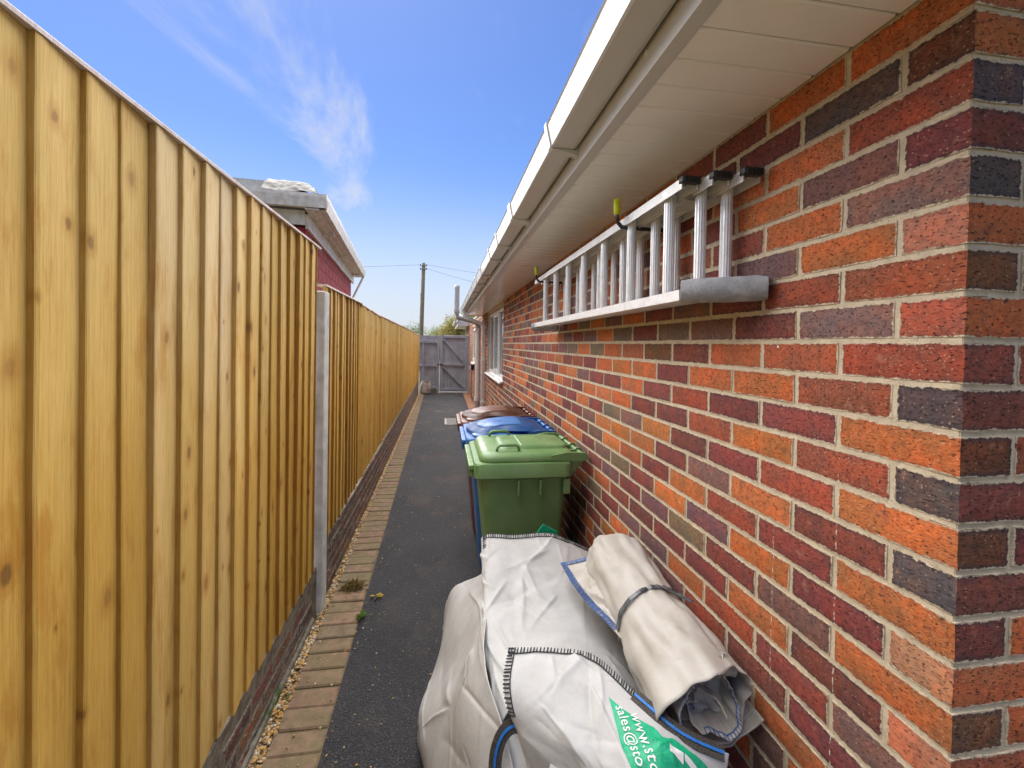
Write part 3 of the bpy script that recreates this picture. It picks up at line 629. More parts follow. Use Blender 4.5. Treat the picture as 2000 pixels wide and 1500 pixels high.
# ------------------------------------------------------------------ fence on the left
def board_mesh(wd, hgt, seed, flip=False):
    r = random.Random(seed); pr = [(.0045, 0), (.0200+r.uniform(-.001, .001), .0006), (.0222+r.uniform(-.001, .001), .003), (.0218, .010), (.0068, wd-.002), (.0054, wd), (0, wd)]
    if flip: pr = [(a, wd-b) for a, b in pr]
    m = MB(); nzs = 7; rings = []
    for j in range(nzs+1):
        z = hgt*j/nzs; bx = r.uniform(-.0007, .0007); by = r.uniform(-.0007, .0007)
        rings.append([(a+bx, b+by, z) for a, b in pr])
    m.loft(rings); me = bpy.data.meshes.new('board'); me.from_pydata(m.v, [], m.f); me.update()
    bm = bmesh.new(); bm.from_mesh(me); bmesh.ops.recalc_face_normals(bm, faces=bm.faces[:]); bm.to_mesh(me); bm.free(); me.materials.append(MAT['wood']); return me
WOODC = [(.66, .44, .135), (.63, .41, .11), (.68, .47, .165), (.61, .385, .09), (.58, .35, .07)]
WOODD = [(.53, .305, .050), (.57, .34, .07), (.49, .27, .042), (.58, .36, .085)]
def fence_panel(y0, y1, zb0, zb1, zt0, zt1, label, group, flip=False, cols=WOODC, pitch=.1075, split=None):
    x = fence_x((y0+y1)/2); f = thing('fence_panel', label, 'fence', (x, y0, zb0), group)
    hs = zt0-zb0; var = [board_mesh(.128, hs, rnd.randrange(9999), flip) for _ in range(6)]
    y = y0; 
    while y < y1-.03:
        t = (y-y0)/(y1-y0); zb = zb0+(zb1-zb0)*t+rnd.uniform(-.008, .008); zt = zt0+(zt1-zt0)*t
        c = rnd.choice(WOODD if (split and y > split) else cols); kk = rnd.uniform(.9, 1.1); c = tuple(q*kk for q in c)
        wlast = min(1., (y1-y)/.128)
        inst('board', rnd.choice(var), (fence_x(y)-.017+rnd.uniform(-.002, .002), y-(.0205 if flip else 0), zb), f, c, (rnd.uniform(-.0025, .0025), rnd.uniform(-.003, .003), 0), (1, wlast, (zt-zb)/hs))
        y += pitch+rnd.uniform(-.003, .003)
    cpm = MB(); xa, xb = fence_x(y0), fence_x(y1); w0, w1 = -.045, .011
    n = 6
    rings = []
    for i in range(n+1):
        t = i/n; yy = y0+(y1-y0)*t-.004*(i == 0); xx = xa+(xb-xa)*t; z_ = zt0+(zt1-zt0)*t+.001
        rings.append([(xx+w0, yy, z_), (xx+w1, yy, z_), (xx+w1, yy, z_+.009), (xx+w1-.003, yy, z_+.012), (xx+w0, yy, z_+.014)])
    cpm.loft(rings); obj('capping_rail', cpm, 'wood', f, col=(.60, .47, .28))
    for h_ in (.12, .5, .86):
        rl = MB(); z_ = zb0+.04+(zt0-zb0)*h_; rl.box(min(xa, xb)-.062, min(xa, xb)-.019, y0, y1, z_-.03, z_+.03); obj('rail', rl, 'wood', f, col=(.36, .25, .12))
    return f
G = 'timber fence panels along the path'
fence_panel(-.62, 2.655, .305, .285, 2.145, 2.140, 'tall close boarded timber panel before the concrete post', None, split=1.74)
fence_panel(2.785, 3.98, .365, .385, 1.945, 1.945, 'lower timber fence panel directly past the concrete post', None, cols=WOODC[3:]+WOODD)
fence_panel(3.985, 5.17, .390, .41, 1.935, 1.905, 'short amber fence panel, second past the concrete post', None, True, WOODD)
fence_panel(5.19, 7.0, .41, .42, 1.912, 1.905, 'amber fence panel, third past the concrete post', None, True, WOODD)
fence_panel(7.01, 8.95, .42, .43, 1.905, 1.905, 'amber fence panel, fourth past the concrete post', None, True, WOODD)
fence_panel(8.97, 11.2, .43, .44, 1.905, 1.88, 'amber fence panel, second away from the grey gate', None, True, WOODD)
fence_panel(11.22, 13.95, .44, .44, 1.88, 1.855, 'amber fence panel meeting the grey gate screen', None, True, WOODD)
pp = MB(); pp.cbox(-.800, -.690, 2.665, 2.770, -.03, 1.905, .008); 
o = obj('concrete_post', pp, 'concrete'); tag(o, 'pale concrete fence post between tall and low panels', 'post')
# low brick wall under the fence
lw = thing('low_brick_wall', 'low weathered brick wall with smeared mortar under the timber fence', 'wall', (-.75, 0, 0))
lc = MB()
def lwx(y): return fence_x(y)+.004
segs = [(-1., 2.66, .287)]+[(2.775+i*1.4, 2.775+(i+1)*1.4, .362+.01*i) for i in range(8)]
for a, b, hh in segs: lc.add([(lwx(a)-.1, a, -.05), (lwx(a)-.004, a, -.05), (lwx(b)-.004, b, -.05), (lwx(b)-.1, b, -.05), (lwx(a)-.1, a, hh), (lwx(a)-.004, a, hh), (lwx(b)-.004, b, hh), (lwx(b)-.1, b, hh)], [(0, 3, 2, 1), (4, 5, 6, 7), (0, 1, 5, 4), (1, 2, 6, 5), (2, 3, 7, 6), (3, 0, 4, 7)])
MAT['lowmortar'] = mk_simple('old_mortar', (.24, .20, .15), (.13, .105, .08), 18, .95, .8, 120, .2, bd=.004)
lwall = obj('mortar_core', lc, 'lowmortar', lw)
LB = [(.13, .075, .058), (.16, .08, .06), (.11, .075, .068), (.19, .09, .062), (.14, .10, .078)]
RZ180 = math.pi; cnt = 0; lrest = []
for k in range(5):
    y = -.9+(.1125 if k % 2 else 0)
    while y < 13.7:
        zt = .287 if y < 2.5 else .362+.01*int((y-2.7)/1.4)
        z_ = .035+.075*k if y < 2.5 else .03+.075*k
        if z_+.033 < zt+.004 and not (2.45 < y < 2.78):
            loc = (lwx(y+.1)-.0005+rnd.uniform(-.002, .002), y+.1075, z_)
            if cnt < 215 and y < 9: inst('brick', variant(.215, rnd.randrange(6), 'lowbrick'), loc, lw, tuple(q*rnd.uniform(.8, 1.2) for q in rnd.choice(LB)), (0, 0, RZ180)); cnt += 1
            else: lrest.append((Matrix.Translation(loc) @ Matrix.Rotation(math.pi, 4, 'Z'), .215, rnd.choice(LB), 9.))
        y += .225
joined_bricks('far_bricks', lrest, lw, 'lowbrick_attr')
hm = MB(); rr_ = []
for i in range(24):
    y = -.5+i*.134; rr_.append([(lwx(y)-.003, y, -.02), (lwx(y)+.013+.003*nz(y*5, 0, 0), y, -.02), (lwx(y)+.009+.004*nz(y*7, 1, 0), y, .030+.008*nz(y*4, 2, 0)), (lwx(y)-.003, y, .045+.01*nz(y*3, 3, 0))])
hm.loft(rr_); obj('mossy_footing', hm, 'moss', lw)

# ------------------------------------------------------------------ gate at the end of the path
GY = 14.22
sc_ = thing('gate_side_screen', 'fixed grey timber screen with framed panels left of gate', 'screen', (-.48, GY, 0))
def boards(parent, xa, xb, za, zb, n, yf):
    wd = (xb-xa)/n; m0 = None
    for i in range(n):
        m = MB(); m.cbox(xa+i*wd+.0012, xa+(i+1)*wd-.0012, yf, yf+.016, za, zb, .003)
        obj('board', m, 'gate', parent)
boards(sc_, -.78, -.155, .13, 1.865, 7, GY+.045)
m = MB(); m.cbox(-.78, -.2255, GY+.02, GY+.0445, .0, .128, .003); obj('gravel_board', m, 'pole', sc_)
for (a, b, c, d) in [(-.70, -.63, .06, 1.72), (-.225, -.15, 0, 1.865)]:
    m = MB(); m.cbox(a, b, GY, GY+.0445, c, d, .004); obj('post', m, 'gate', sc_)
for (za, zb) in [(1.62, 1.70), (.86, .92), (.15, .21)]:
    for (a, b) in ((-.78, -.7005), (-.6295, -.2255)):
        m = MB(); m.cbox(a, b, GY+.004, GY+.0445, za, zb, .004); obj('rail', m, 'gate', sc_)
ga = thing('garden_gate', 'grey painted timber gate with two diagonal braces and white sill', 'gate', (.33, GY, 0))
boards(ga, -.135, .765, .06, 1.885, 9, GY+.045)
for (a, b) in ((-.135, -.045), (.675, .765)):
    m = MB(); m.cbox(a, b, GY, GY+.0445, .06, 1.885, .004); obj('stile', m, 'gate', ga)
for (za, zb) in [(1.80, 1.882), (.90, .985), (.09, .165)]:
    m = MB(); m.cbox(-.0445, .6745, GY+.003, GY+.0445, za, zb, .004); obj('rail', m, 'gate', ga)
for (za, zb) in [(1.76, .985), (.86, .17)]:
    m = MB(); m.bar((-.03, GY+.024, za), (.655, GY+.024, zb), .035, .075, (0, 1, 0)); 
    obj('diagonal_brace', m, 'gate', ga)
m = MB(); m.cbox(-.14, .77, GY-.01, GY+.05, .004, .052, .005); obj('sill', m, 'white_paint', ga)
m = MB(); m.cbox(-.20, -.02, GY-.018, GY-.0005, .925, .955, .004); m.tube([(-.21, GY-.02, .94), (-.04, GY-.02, .94)], .009, 8); m.cbox(-.12, -.09, GY-.03, GY-.0185, .92, .965, .003); obj('latch', m, 'black_steel', ga)
m = MB(); m.cbox(-.075, -.035, GY-.03, GY-.008, .835, .875, .006); pl = obj('padlock', m, 'brass', ga)
m = MB(); m.tube([(-.068, GY-.019, .87), (-.068, GY-.019, .90), (-.055, GY-.019, .915), (-.042, GY-.019, .90), (-.042, GY-.019, .87)], .004, 8); obj('shackle', m, 'galv', pl, True)
m = MB(); m.cbox(.768, .805, GY-.03, GY+.06, .0, 1.93, .004); obj('hanging_post', m, 'gate', ga)
# bag of stones by the gate
sb_ = thing('bag_of_stones', 'small cloudy plastic bag of brown stones standing by gate screen', 'bag', (-.56, 13.95, 0))
rings = []
for j in range(10):
    t = j/9; z_ = .38*t; wx = .16*(1-.25*t**3)*(.9+.2*math.sin(3*t)); wy = .11*(1-.55*t**2)
    rings.append([(-.58+math.cos(a)*wx*(1+.12*nz(math.cos(a)*2, math.sin(a)*2, z_*9))+.02*t, 13.98+math.sin(a)*wy*(1+.12*nz(math.cos(a)*2, 5, z_*9)), z_+.012+(.045*math.sin(a*2+1)*t**4)) for a in (2*math.pi*i/26 for i in range(26))])
m = MB(); m.loft(rings, True, False); obj('film', m, 'bag_clear', sb_, True)
m = MB()
for i in range(170):
    a = rnd.uniform(0, 6.28); q = math.sqrt(rnd.random()); z_ = rnd.uniform(.02, .25); pebble(m, -.58+math.cos(a)*q*.125, 13.98+math.sin(a)*q*.085, z_, .014)
o = obj('stones', m, 'pebble', sb_, kind='stuff')
# drain grating
dr = thing('drain_cover', 'worn grey drain grating set into the asphalt', 'drain cover', (.21, 9.0, 0))
m = MB(); 
for a, b, c, d in ((.03, .40, 8.64, 8.68), (.03, .40, 9.32, 9.36), (.03, .07, 8.6801, 9.3199), (.36, .40, 8.6801, 9.3199)): m.box(a, b, c, d, .001, .012)
obj('frame', m, 'galv', dr)
for i in range(9): 
    m = MB(); m.box(.072, .358, 8.70+i*.07, 8.735+i*.07, .001, .010); obj('bar', m, 'galv', dr)
m = MB(); m.box(.0705, .3595, 8.6805, 9.3195, -.02, .0045); obj('grate_pan', m, 'black', dr)

# ------------------------------------------------------------------ ladder on hooks
lad = thing('aluminium_ladder', 'triple section aluminium ladder hung sideways on the brick wall', 'ladder', (.70, 2.0, 1.74))
ZB, ZT = 1.742, 2.082
def rail_prof(x0, z0, up):                         # C channel, web horizontal, flanges vertical
    d = 1 if up else -1; a, b, t, h = x0, x0+.050, .0035, .030
    q = [(a, z0), (b, z0), (b, z0+d*h), (b-t, z0+d*h), (b-t, z0+d*t), (a+t, z0+d*t), (a+t, z0+d*h), (a, z0+d*h)]
    return q if up else q[::-1]
SECT = [(.645, 1.125, 3.10), (.698, 1.065, 3.02), (.751, 1.015, 2.95)]
for si, (xa, ya, yb) in enumerate(SECT):
    ins = .0 if si == 0 else .006*si
    for z0, up in ((ZT+.0-ins, False), (ZB+ins, True)):
        m = MB(); m.extr(rail_prof(xa, z0+(0 if not up else 0), not up if False else up), 'y', ya, yb); ob_ = obj('stile', m, 'alu', lad)
    y = {0: 1.235, 1: 1.155, 2: 1.115}[si]
    while y < yb-.05:
        m = MB(); n = 28; cxx, r = xa+.026, .0155
        ring = lambda z: [(cxx+math.cos(a)*r*(1+(.05 if i % 2 else -.03)), y+math.sin(a)*r*(1+(.05 if i % 2 else -.03)), z) for i, a in enumerate(2*math.pi*i/n for i in range(n))]
        m.loft([ring(ZB+ins+.0037), ring(ZT-ins-.0037)]); obj('rung', m, 'alu', lad); y += .270
    for z0 in (ZT-ins,):
        c = MB(); c.cbox(xa-.004, xa+.052, ya-.012, ya+.010, z0-.015, z0+.004, .003)
        e = obj('end_cap', c, 'black', lad)
        for i in range(5):
            c = MB(); c.box(xa+.0005+i*.0105, xa+.006+i*.0105, ya-.016, ya-.0122, z0-.014, z0+.003); obj('cap_rib', c, 'rubber', e)
    for yy in (ya+.035, ya+.07):
        rv_ = MB(); rv_.tube([(xa+.03, yy, ZT-ins-.0036), (xa+.03, yy, ZT-ins-.008)], .006, 10); obj('rivet', rv_, 'galv', lad)
m = MB(); m.cbox(.690, .748, 1.155, 1.185, ZT-.038, ZT-.0325, .002); obj('guide_bracket', m, 'galv', lad)
def foam(path, r, label):
    f = thing('foam_sleeve', label, 'pipe insulation', path[0]); m = MB(); n = 24; rings_o = []; rings_i = []
    P_ = [Vector(path[0]).lerp(Vector(path[1]), i/8) for i in range(9)]
    ax = (P_[-1]-P_[0]).normalized(); a_ = ax.cross(Vector((0, 0, 1))).normalized(); b_ = a_.cross(ax)
    for i, p_ in enumerate(P_):
        e = .006*(1 if i in (0, 8) else 0)
        rings_o.append([p_+ax*(e*nz(j, i, 0))*2+(a_*math.cos(q)*.93+b_*math.sin(q))*(r+.0025*nz(math.cos(q)*3, math.sin(q)*3, i*.9)-(.004 if i in (0, 8) else 0)) for j, q in enumerate(2*math.pi*j/n for j in range(n))])
    inner = [[p_+(a_*math.cos(q)+b_*math.sin(q))*(r*.62) for q in (2*math.pi*j/n for j in range(n))] for p_ in P_]
    m.loft(rings_o+[inner[-1], inner[-2]], False, True); m.loft([rings_o[0], inner[0], inner[1]], False, True)
    obj('sleeve', m, 'foam', f, True, angle=60)
    m = MB(); side = b_*.2+a_*(-1.0)
    side.normalize(); m.bar(P_[0]+side*r*.985, P_[-1]+side*r*.985, .003, .002, side); obj('slit', m, 'black', f)
foam([(.640, 1.105, 1.765), (.806, .985, 1.765)], .033, 'grey foam tube over the ladder end above the builders bags')
foam([(.635, 3.12, 1.745), (.800, 3.02, 1.745)], .030, 'grey foam tube under the ladder end towards the gate')
def hook(y, label):
    h_ = thing('ladder_hook', label, 'hook', (XW, y, 2.06)); m = MB()
    m.tube([(XW, y, 2.046), (.66, y, 2.046), (.635, y, 2.050), (.622, y, 2.064), (.617, y, 2.085), (.617, y, 2.105)], .0075, 10); obj('arm', m, 'black_steel', h_, True)
    m = MB(); m.tube([(.617, y, 2.092), (.617, y, 2.10), (.616, y, 2.146), (.616, y, 2.15)], [.009, .012, .0125, .008], 12); obj('rubber_tip', m, 'yellow', h_, True, angle=50)
    m = MB(); m.box(XW-.006, XW-.0015, y-.02, y+.02, 1.98, 2.09); obj('wall_plate', m, 'black_steel', h_)
hook(1.515, 'black ladder hook with yellow tip, towards the wall corner'); hook(2.92, 'black ladder hook with yellow tip, towards the gate')

# ------------------------------------------------------------------ wheelie bins
def rrect(xa, xb, ya, yb, r, z, n=5, zf=None):
    out = []
    for (cx_, cy_, a0) in ((xb-r, yb-r, 0), (xa+r, yb-r, 90), (xa+r, ya+r, 180), (xb-r, ya+r, 270)):
        for i in range(n+1):
            a = R(a0+90*i/n); x, y = cx_+r*math.cos(a), cy_+r*math.sin(a); out.append((x, y, z if zf is None else z+zf(x, y)))
    return out
def wheelie_bin(y0, mat, label, style, dx=0.):
    b = thing('wheelie_bin', label, 'bin', (.45+dx, y0+.29, 0), 'wheelie bins along the house wall'); y1 = y0+.585; x0, x1 = .165+dx, .705+dx; yc = (y0+y1)/2
    m = MB(); R_ = []
    for z, k in ((.03, 0), (.05, .02), (.5, .5), (.84, .9), (.925, 1.)):
        i = .085*(1-k); R_.append(rrect(x0+.035+i, x1-.02-i*.4, y0+.03+i*.75, y1-.03-i*.75, .05, z))
    m.loft(R_, True, True); body = obj('body', m, mat, b, True, angle=40)
    m = MB(); m.loft([rrect(x0+.02, x1-.005, y0+.022, y1-.022, .05, .885), rrect(x0+.004, x1, y0+.006, y1-.006, .05, .893), rrect(x0, x1, y0, y1, .045, .9), rrect(x0+.001, x1, y0+.001, y1-.001, .045, .968), rrect(x0+.006, x1-.006, y0+.006, y1-.006, .045, .976), rrect(x0+.03, x1-.03, y0+.03, y1-.03, .045, .977)], False, True); obj('rim', m, mat, b, True, angle=35)
    for s_, yy in ((-1, y0+.03), (1, y1-.03)):
        for xx in (x0+.24, x0+.36):
            m = MB(); m.cbox(xx-.005, xx+.005, yy+s_*.012-.016, yy+s_*.012+.016, .80, .884, .003); obj('rib', m, mat, body)
        m = MB(); m.cbox(x1-.05, x1-.012, yy-.012+s_*.006, yy+.012+s_*.006, .80, .884, .004); obj('rib', m, mat, body)
    # front comb for the lifting gear
    m = MB(); m.cbox(x0-.026, x0+.002, y0+.045, y1-.045, .935, .962, .005); m.cbox(x0-.018, x0+.004, y0+.06, y1-.06, .895, .93, .004); co = obj('lift_comb', m, mat, b)
    for i in range(7):
        yy = y0+.085+i*.0685; m = MB(); m.cbox(x0-.024, x0-.0005, yy-.005, yy+.005, .893, .9345, .002); obj('tooth', m, mat, co)
    # lid
    lx0, lx1, ly0, ly1 = x0+.035, x1+.015, y0+.022, y1-.022
    m = MB()
    if style == 'green':
        m.loft([rrect(lx0, lx1, ly0, ly1, .07, .9785), rrect(lx0-.003, lx1, ly0-.003, ly1+.003, .07, .986), rrect(lx0+.004, lx1, ly0+.004, ly1-.004, .07, 1.004), rrect(lx0+.018, lx1-.006, ly0+.016, ly1-.016, .06, 1.018), rrect(lx0+.05, lx1-.02, ly0+.045, ly1-.045, .05, 1.022)])
        lid = obj('lid', m, mat, b, True, angle=60)
        m = MB(); zf = lambda x, y: 0
        m.loft([rrect(lx0+.115, lx1-.01, ly0+.115, ly1-.115, .04, 1.0205), rrect(lx0+.125, lx1-.01, ly0+.123, ly1-.123, .04, 1.034), rrect(lx0+.135, lx1-.012, ly0+.131, ly1-.131, .04, 1.0385)]); rp = obj('raised_panel', m, mat, lid, True, angle=50)
        m = MB(); m.loft([rrect(lx0+.24, lx1-.13, ly0+.132, ly1-.132, .01, 1.0387), rrect(lx0+.245, lx1-.135, ly0+.138, ly1-.138, .01, 1.0415)]); obj('raised_step', m, mat, rp)
        m = MB(); m.cbox(lx0+.26, lx0+.30, ly0+.128, ly0+.136, 1.033, 1.037, .001); obj('moulded_mark', m, 'rubber', rp)
        for yy, s_ in ((ly0+.075, 1), (ly1-.075, -1)):
            m = MB(); xa, xb = lx0+.10, lx0+.215
            m.tube([(xa-.006, yy, 1.018), (xa, yy, 1.045), (xa+.012, yy, 1.054), (xb-.012, yy, 1.054), (xb, yy, 1.045), (xb+.006, yy, 1.018)], .0085, 8, 1.0); obj('lid_handle', m, mat, lid, True)
    else:
        # lid with a long rounded tongue and scooped flanks
        def hz_(x, y):
            t = (x-lx0)/(lx1-lx0); s = abs(y-yc)/((ly1-ly0)/2)
            return .050*math.sin(min(1, max(0, t/.95))*math.pi*.75)*(1-.15*s*s)-.012*max(0, t-.8)/.2
        n_, mm = 20, 14; grid = []
        for i in range(n_+1):
            t = i/n_; row = []
            wv = .5*(ly1-ly0)*(math.sqrt(max(0, 1-(1-min(1, t/.22))**2))*.93+.07)*(1-.22*math.exp(-((t-.42)/.13)**2))
            for j in range(mm+1):
                s = -1+2*j/mm; x = lx0-.02+(lx1-lx0+.02)*t; y = yc+wv*s
                row.append((x, y, 1.000+hz_(x, yc+(ly1-ly0)/2*s)-.022*max(0, abs(s)-.8)/.2))
            grid.append(row)
        vs = [q for r in grid for q in r]; k_ = mm+1; fs = [(i*k_+j, (i+1)*k_+j, (i+1)*k_+j+1, i*k_+j+1) for i in range(n_) for j in range(mm)]
        bm_ = bmesh.new(); bv = [bm_.verts.new(q) for q in vs]; [bm_.faces.new([bv[i] for i in f]) for f in fs]; bmesh.ops.solidify(bm_, geom=bm_.faces[:], thickness=.006); m.bm(bm_)
        lid = obj('lid', m, mat, b, True, angle=60)
        m = MB(); m.loft([rrect(lx0+.012, lx1, ly0, ly1, .06, .9785), rrect(lx0+.014, lx1, ly0+.002, ly1-.002, .06, .992), rrect(lx0+.03, lx1-.005, ly0+.02, ly1-.02, .05, .998)]); obj('lid_skirt', m, mat, lid, True, angle=50)
        tg = []
        for i in range(15):
            t = i/14; x = lx0+.06+.30*t; wv = .155*math.sqrt(max(0.02, 1-(1-min(1, t/.35))**2)); tg.append([(x, yc-wv, 1.0025+hz_(x, yc-wv)+.000), (x, yc-wv*.9, 1.008+hz_(x, yc-wv)), (x, yc, 1.009+hz_(x, yc)), (x, yc+wv*.9, 1.008+hz_(x, yc+wv)), (x, yc+wv, 1.0025+hz_(x, yc+wv))])
        m = MB(); m.add([q for r in tg for q in r], [(i*5+j, (i+1)*5+j, (i+1)*5+j+1, i*5+j+1) for i in range(14) for j in range(4)]); obj('raised_tongue', m, mat, lid, True)
    # hinge arms and handle bar
    xh = .775+dx
    for yy, s_ in ((y0+.03, -1), (y1-.03, 1)):
        m = MB(); m.loft([[(x1-.12, q, 1.010), (x1-.03, q, 1.026), (x1+.03, q, 1.024), (xh+.006, q, 1.020), (xh+.020, q, 1.008), (xh+.021, q, .992), (xh+.006, q, .979), (x1+.03, q, .976), (x1-.02, q, .9795), (x1-.08, q, .9795)] for q in (yy-.009, yy+.009)]); obj('hinge_arm', m, mat, b)
    for yy in (y0+.055, y1-.055):
        m = MB(); m.loft([[(x1-.008, q, .965), (x1+.03, q, .972), (xh+.002, q, .9745), (x1+.035, q, .935), (x1-.008, q, .895)] for q in (yy-.012, yy+.012)]); obj('handle_bracket', m, mat, b)
    m = MB(); m.tube([(xh, y0+.0395, 1.0), (xh, y1-.0395, 1.0)], .0135, 14); bar = obj('handle_bar', m, mat, b, True, angle=50)
    for yy in (yc-.02, yc-.14, yc+.14):
        m = MB(); m.tube([(xh, yy-.012, 1.0), (xh, yy+.012, 1.0)], .024, 14); m.cbox(x1-.02, xh-.008, yy-.010, yy+.010, .985, 1.012, .003); obj('hinge_lug', m, mat, bar, True, angle=40)
    for yy in (y0+.05, y1-.09):
        m = MB(); m.tube([(x1-.02, yy, .10), (x1-.02, yy+.045, .10)], .10, 24); wh = obj('wheel', m, 'rubber', b, True, angle=40)
        m = MB(); m.tube([(x1-.02, yy-.003, .10), (x1-.02, yy+.048, .10)], .055, 16); obj('hub', m, 'black', wh, True, angle=40)
    return b
wheelie_bin(2.265, 'bin_green', 'green wheelie bin with two loop handles on its lid', 'green')
wheelie_bin(2.885, 'bin_blue', 'blue wheelie bin between the green and brown bins', 'tongue', -.012)
wheelie_bin(3.505, 'bin_brown', 'brown wheelie bin beyond the blue bin', 'tongue', -.02)

# ------------------------------------------------------------------ builders' bags
def cr_(p0, p1, p2, p3, t): return .5*((2*p1)+(-p0+p2)*t+(2*p0-5*p1+4*p2-p3)*t*t+(-p0+3*p1-3*p2+p3)*t*t*t)
def spl(P, t):
    n = len(P)-1; x = min(max(t, 0), 1)*n; i = min(int(x), n-1); f = x-i
    return cr_(P[max(i-1, 0)] if i > 0 else P[0]*2-P[1], P[i], P[i+1], P[i+2] if i+2 <= n else P[n]*2-P[n-1], f)
def surf(net, nu, nv):
    net = [[Vector(q) for q in r] for r in net]; cols = [[spl(r, j/nv) for j in range(nv+1)] for r in net]
    return [[spl([c[j] for c in cols], i/nu) for j in range(nv+1)] for i in range(nu+1)]
def wrinkle(G, amp, seed, sc=5., edge=True, ani=(1, 1, 1)):
    nu, nv = len(G)-1, len(G[0])-1; out = []
    for i in range(nu+1):
        row = []
        for j in range(nv+1):
            p_ = G[i][j]; a = G[min(i+1, nu)][j]-G[max(i-1, 0)][j]; b = G[i][min(j+1, nv)]-G[i][max(j-1, 0)]; n = a.cross(b)
            n = n.normalized() if n.length > 1e-9 else Vector((0, 0, 1))
            if n.z < -.3: n = -n
            q = Vector((p_.x*ani[0], p_.y*ani[1], p_.z*ani[2]))*sc+Vector((seed*3.1, seed, 0)); w_ = Vector((noise.noise(q*.7+Vector((9, 0, 0))), noise.noise(q*.7+Vector((0, 9, 0))), 0))*.8; q = q+w_
            r1 = 1-abs(noise.noise(q))*2.2; r2 = 1-abs(noise.noise(q*2.3+Vector((5, 1, 2))))*2.2; r3 = noise.noise(q*.6)
            row.append(p_+n*amp*(.55*r1+.28*r2+.9*r3))
        out.append(row)
    return out
import numpy as np
def crumple(G, seed, n, amp, lmin, lmax, pref, spread, low=.012, lsc=4., hubs=5):
    A = np.array([[tuple(q) for q in r] for r in G]); du = np.zeros_like(A); dv = np.zeros_like(A)
    du[1:-1] = A[2:]-A[:-2]; du[0] = A[1]-A[0]; du[-1] = A[-1]-A[-2]; dv[:, 1:-1] = A[:, 2:]-A[:, :-2]; dv[:, 0] = A[:, 1]-A[:, 0]; dv[:, -1] = A[:, -1]-A[:, -2]
    nn = np.cross(du, dv); nn /= np.maximum(np.linalg.norm(nn, axis=2, keepdims=True), 1e-9)
    if nn[..., 2].mean() < 0: nn = -nn
    nu, nv = A.shape[:2]
    lu = np.linalg.norm(A[1:, nv//2]-A[:-1, nv//2], axis=1).sum(); lv = np.linalg.norm(A[nu//2, 1:]-A[nu//2, :-1], axis=1).sum()
    U, V = np.meshgrid(np.linspace(0, lu, nu), np.linspace(0, lv, nv), indexing='ij'); r = random.Random(seed); h = np.zeros((nu, nv))
    hub = [(r.uniform(0, lu), r.uniform(0, lv)) for _ in range(hubs)]
    for i in range(n):
        if r.random() < .22:
            hu, hv = r.choice(hub); a = r.uniform(0, 6.283); cu, cv = hu, hv
        else: a = pref+r.gauss(0, spread); cu, cv = r.uniform(0, lu), r.uniform(0, lv)
        L = r.uniform(lmin, lmax); wd = r.choice((r.uniform(.005, .012), r.uniform(.010, .036)))*(L/lmax)**.5; am = amp*r.uniform(.35, 1.)*r.choice((1, 1, -.7))
        x = (U-cu)*math.cos(a)+(V-cv)*math.sin(a); y = -(U-cu)*math.sin(a)+(V-cv)*math.cos(a); y = y+r.uniform(-.25, .25)*x*x/L
        t = x/L; win = np.where((t > 0) & (t < 1), np.clip(np.minimum(t*6, (1-t)*1.6), 0, 1), 0)
        k = np.where(y > 0, y/wd, -y/(wd*r.uniform(1.2, 3.2))); h += am*win*np.exp(-k**1.25)
    for i in range(nu):
        for j in range(nv): h[i, j] += low*noise.noise(Vector(A[i, j])*lsc+Vector((seed, 0, 0)))
    A = A+nn*h[..., None]; return [[Vector(q) for q in r_] for r_ in A]
def sheet(name, G, mat, parent, thick=.0025, weave=1.0):
    nu, nv = len(G)-1, len(G[0])-1; k = nv+1; m = MB(); m.add([q for r in G for q in r], [(i*k+j, i*k+j+1, (i+1)*k+j+1, (i+1)*k+j) for i in range(nu) for j in range(nv)])
    o0 = Vector(ORIG.get(parent.name, (0, 0, 0))); me = bpy.data.meshes.new(name); me.from_pydata([Vector(q)-o0 for q in m.v], [], m.f); me.update()
    lu = sum((G[i+1][nv//2]-G[i][nv//2]).length for i in range(nu)); lv = sum((G[nu//2][j+1]-G[nu//2][j]).length for j in range(nv))
    uvl = me.uv_layers.new(name='weave'); uvl.data.foreach_set('uv', [c for l in me.loops for c in ((l.vertex_index % k)/nv*lv, (l.vertex_index//k)/nu*lu)])
    me.polygons.foreach_set('use_smooth', [True]*len(me.polygons)); me.materials.append(MAT[mat])
    o = bpy.data.objects.new(name, me); COL.objects.link(o); o.parent = parent; ORIG[o.name] = tuple(o0)
    s = o.modifiers.new('thickness', 'SOLIDIFY'); s.thickness = thick; s.offset = 1 if sum(p.normal.z for p in me.polygons) < 0 else -1
    return o
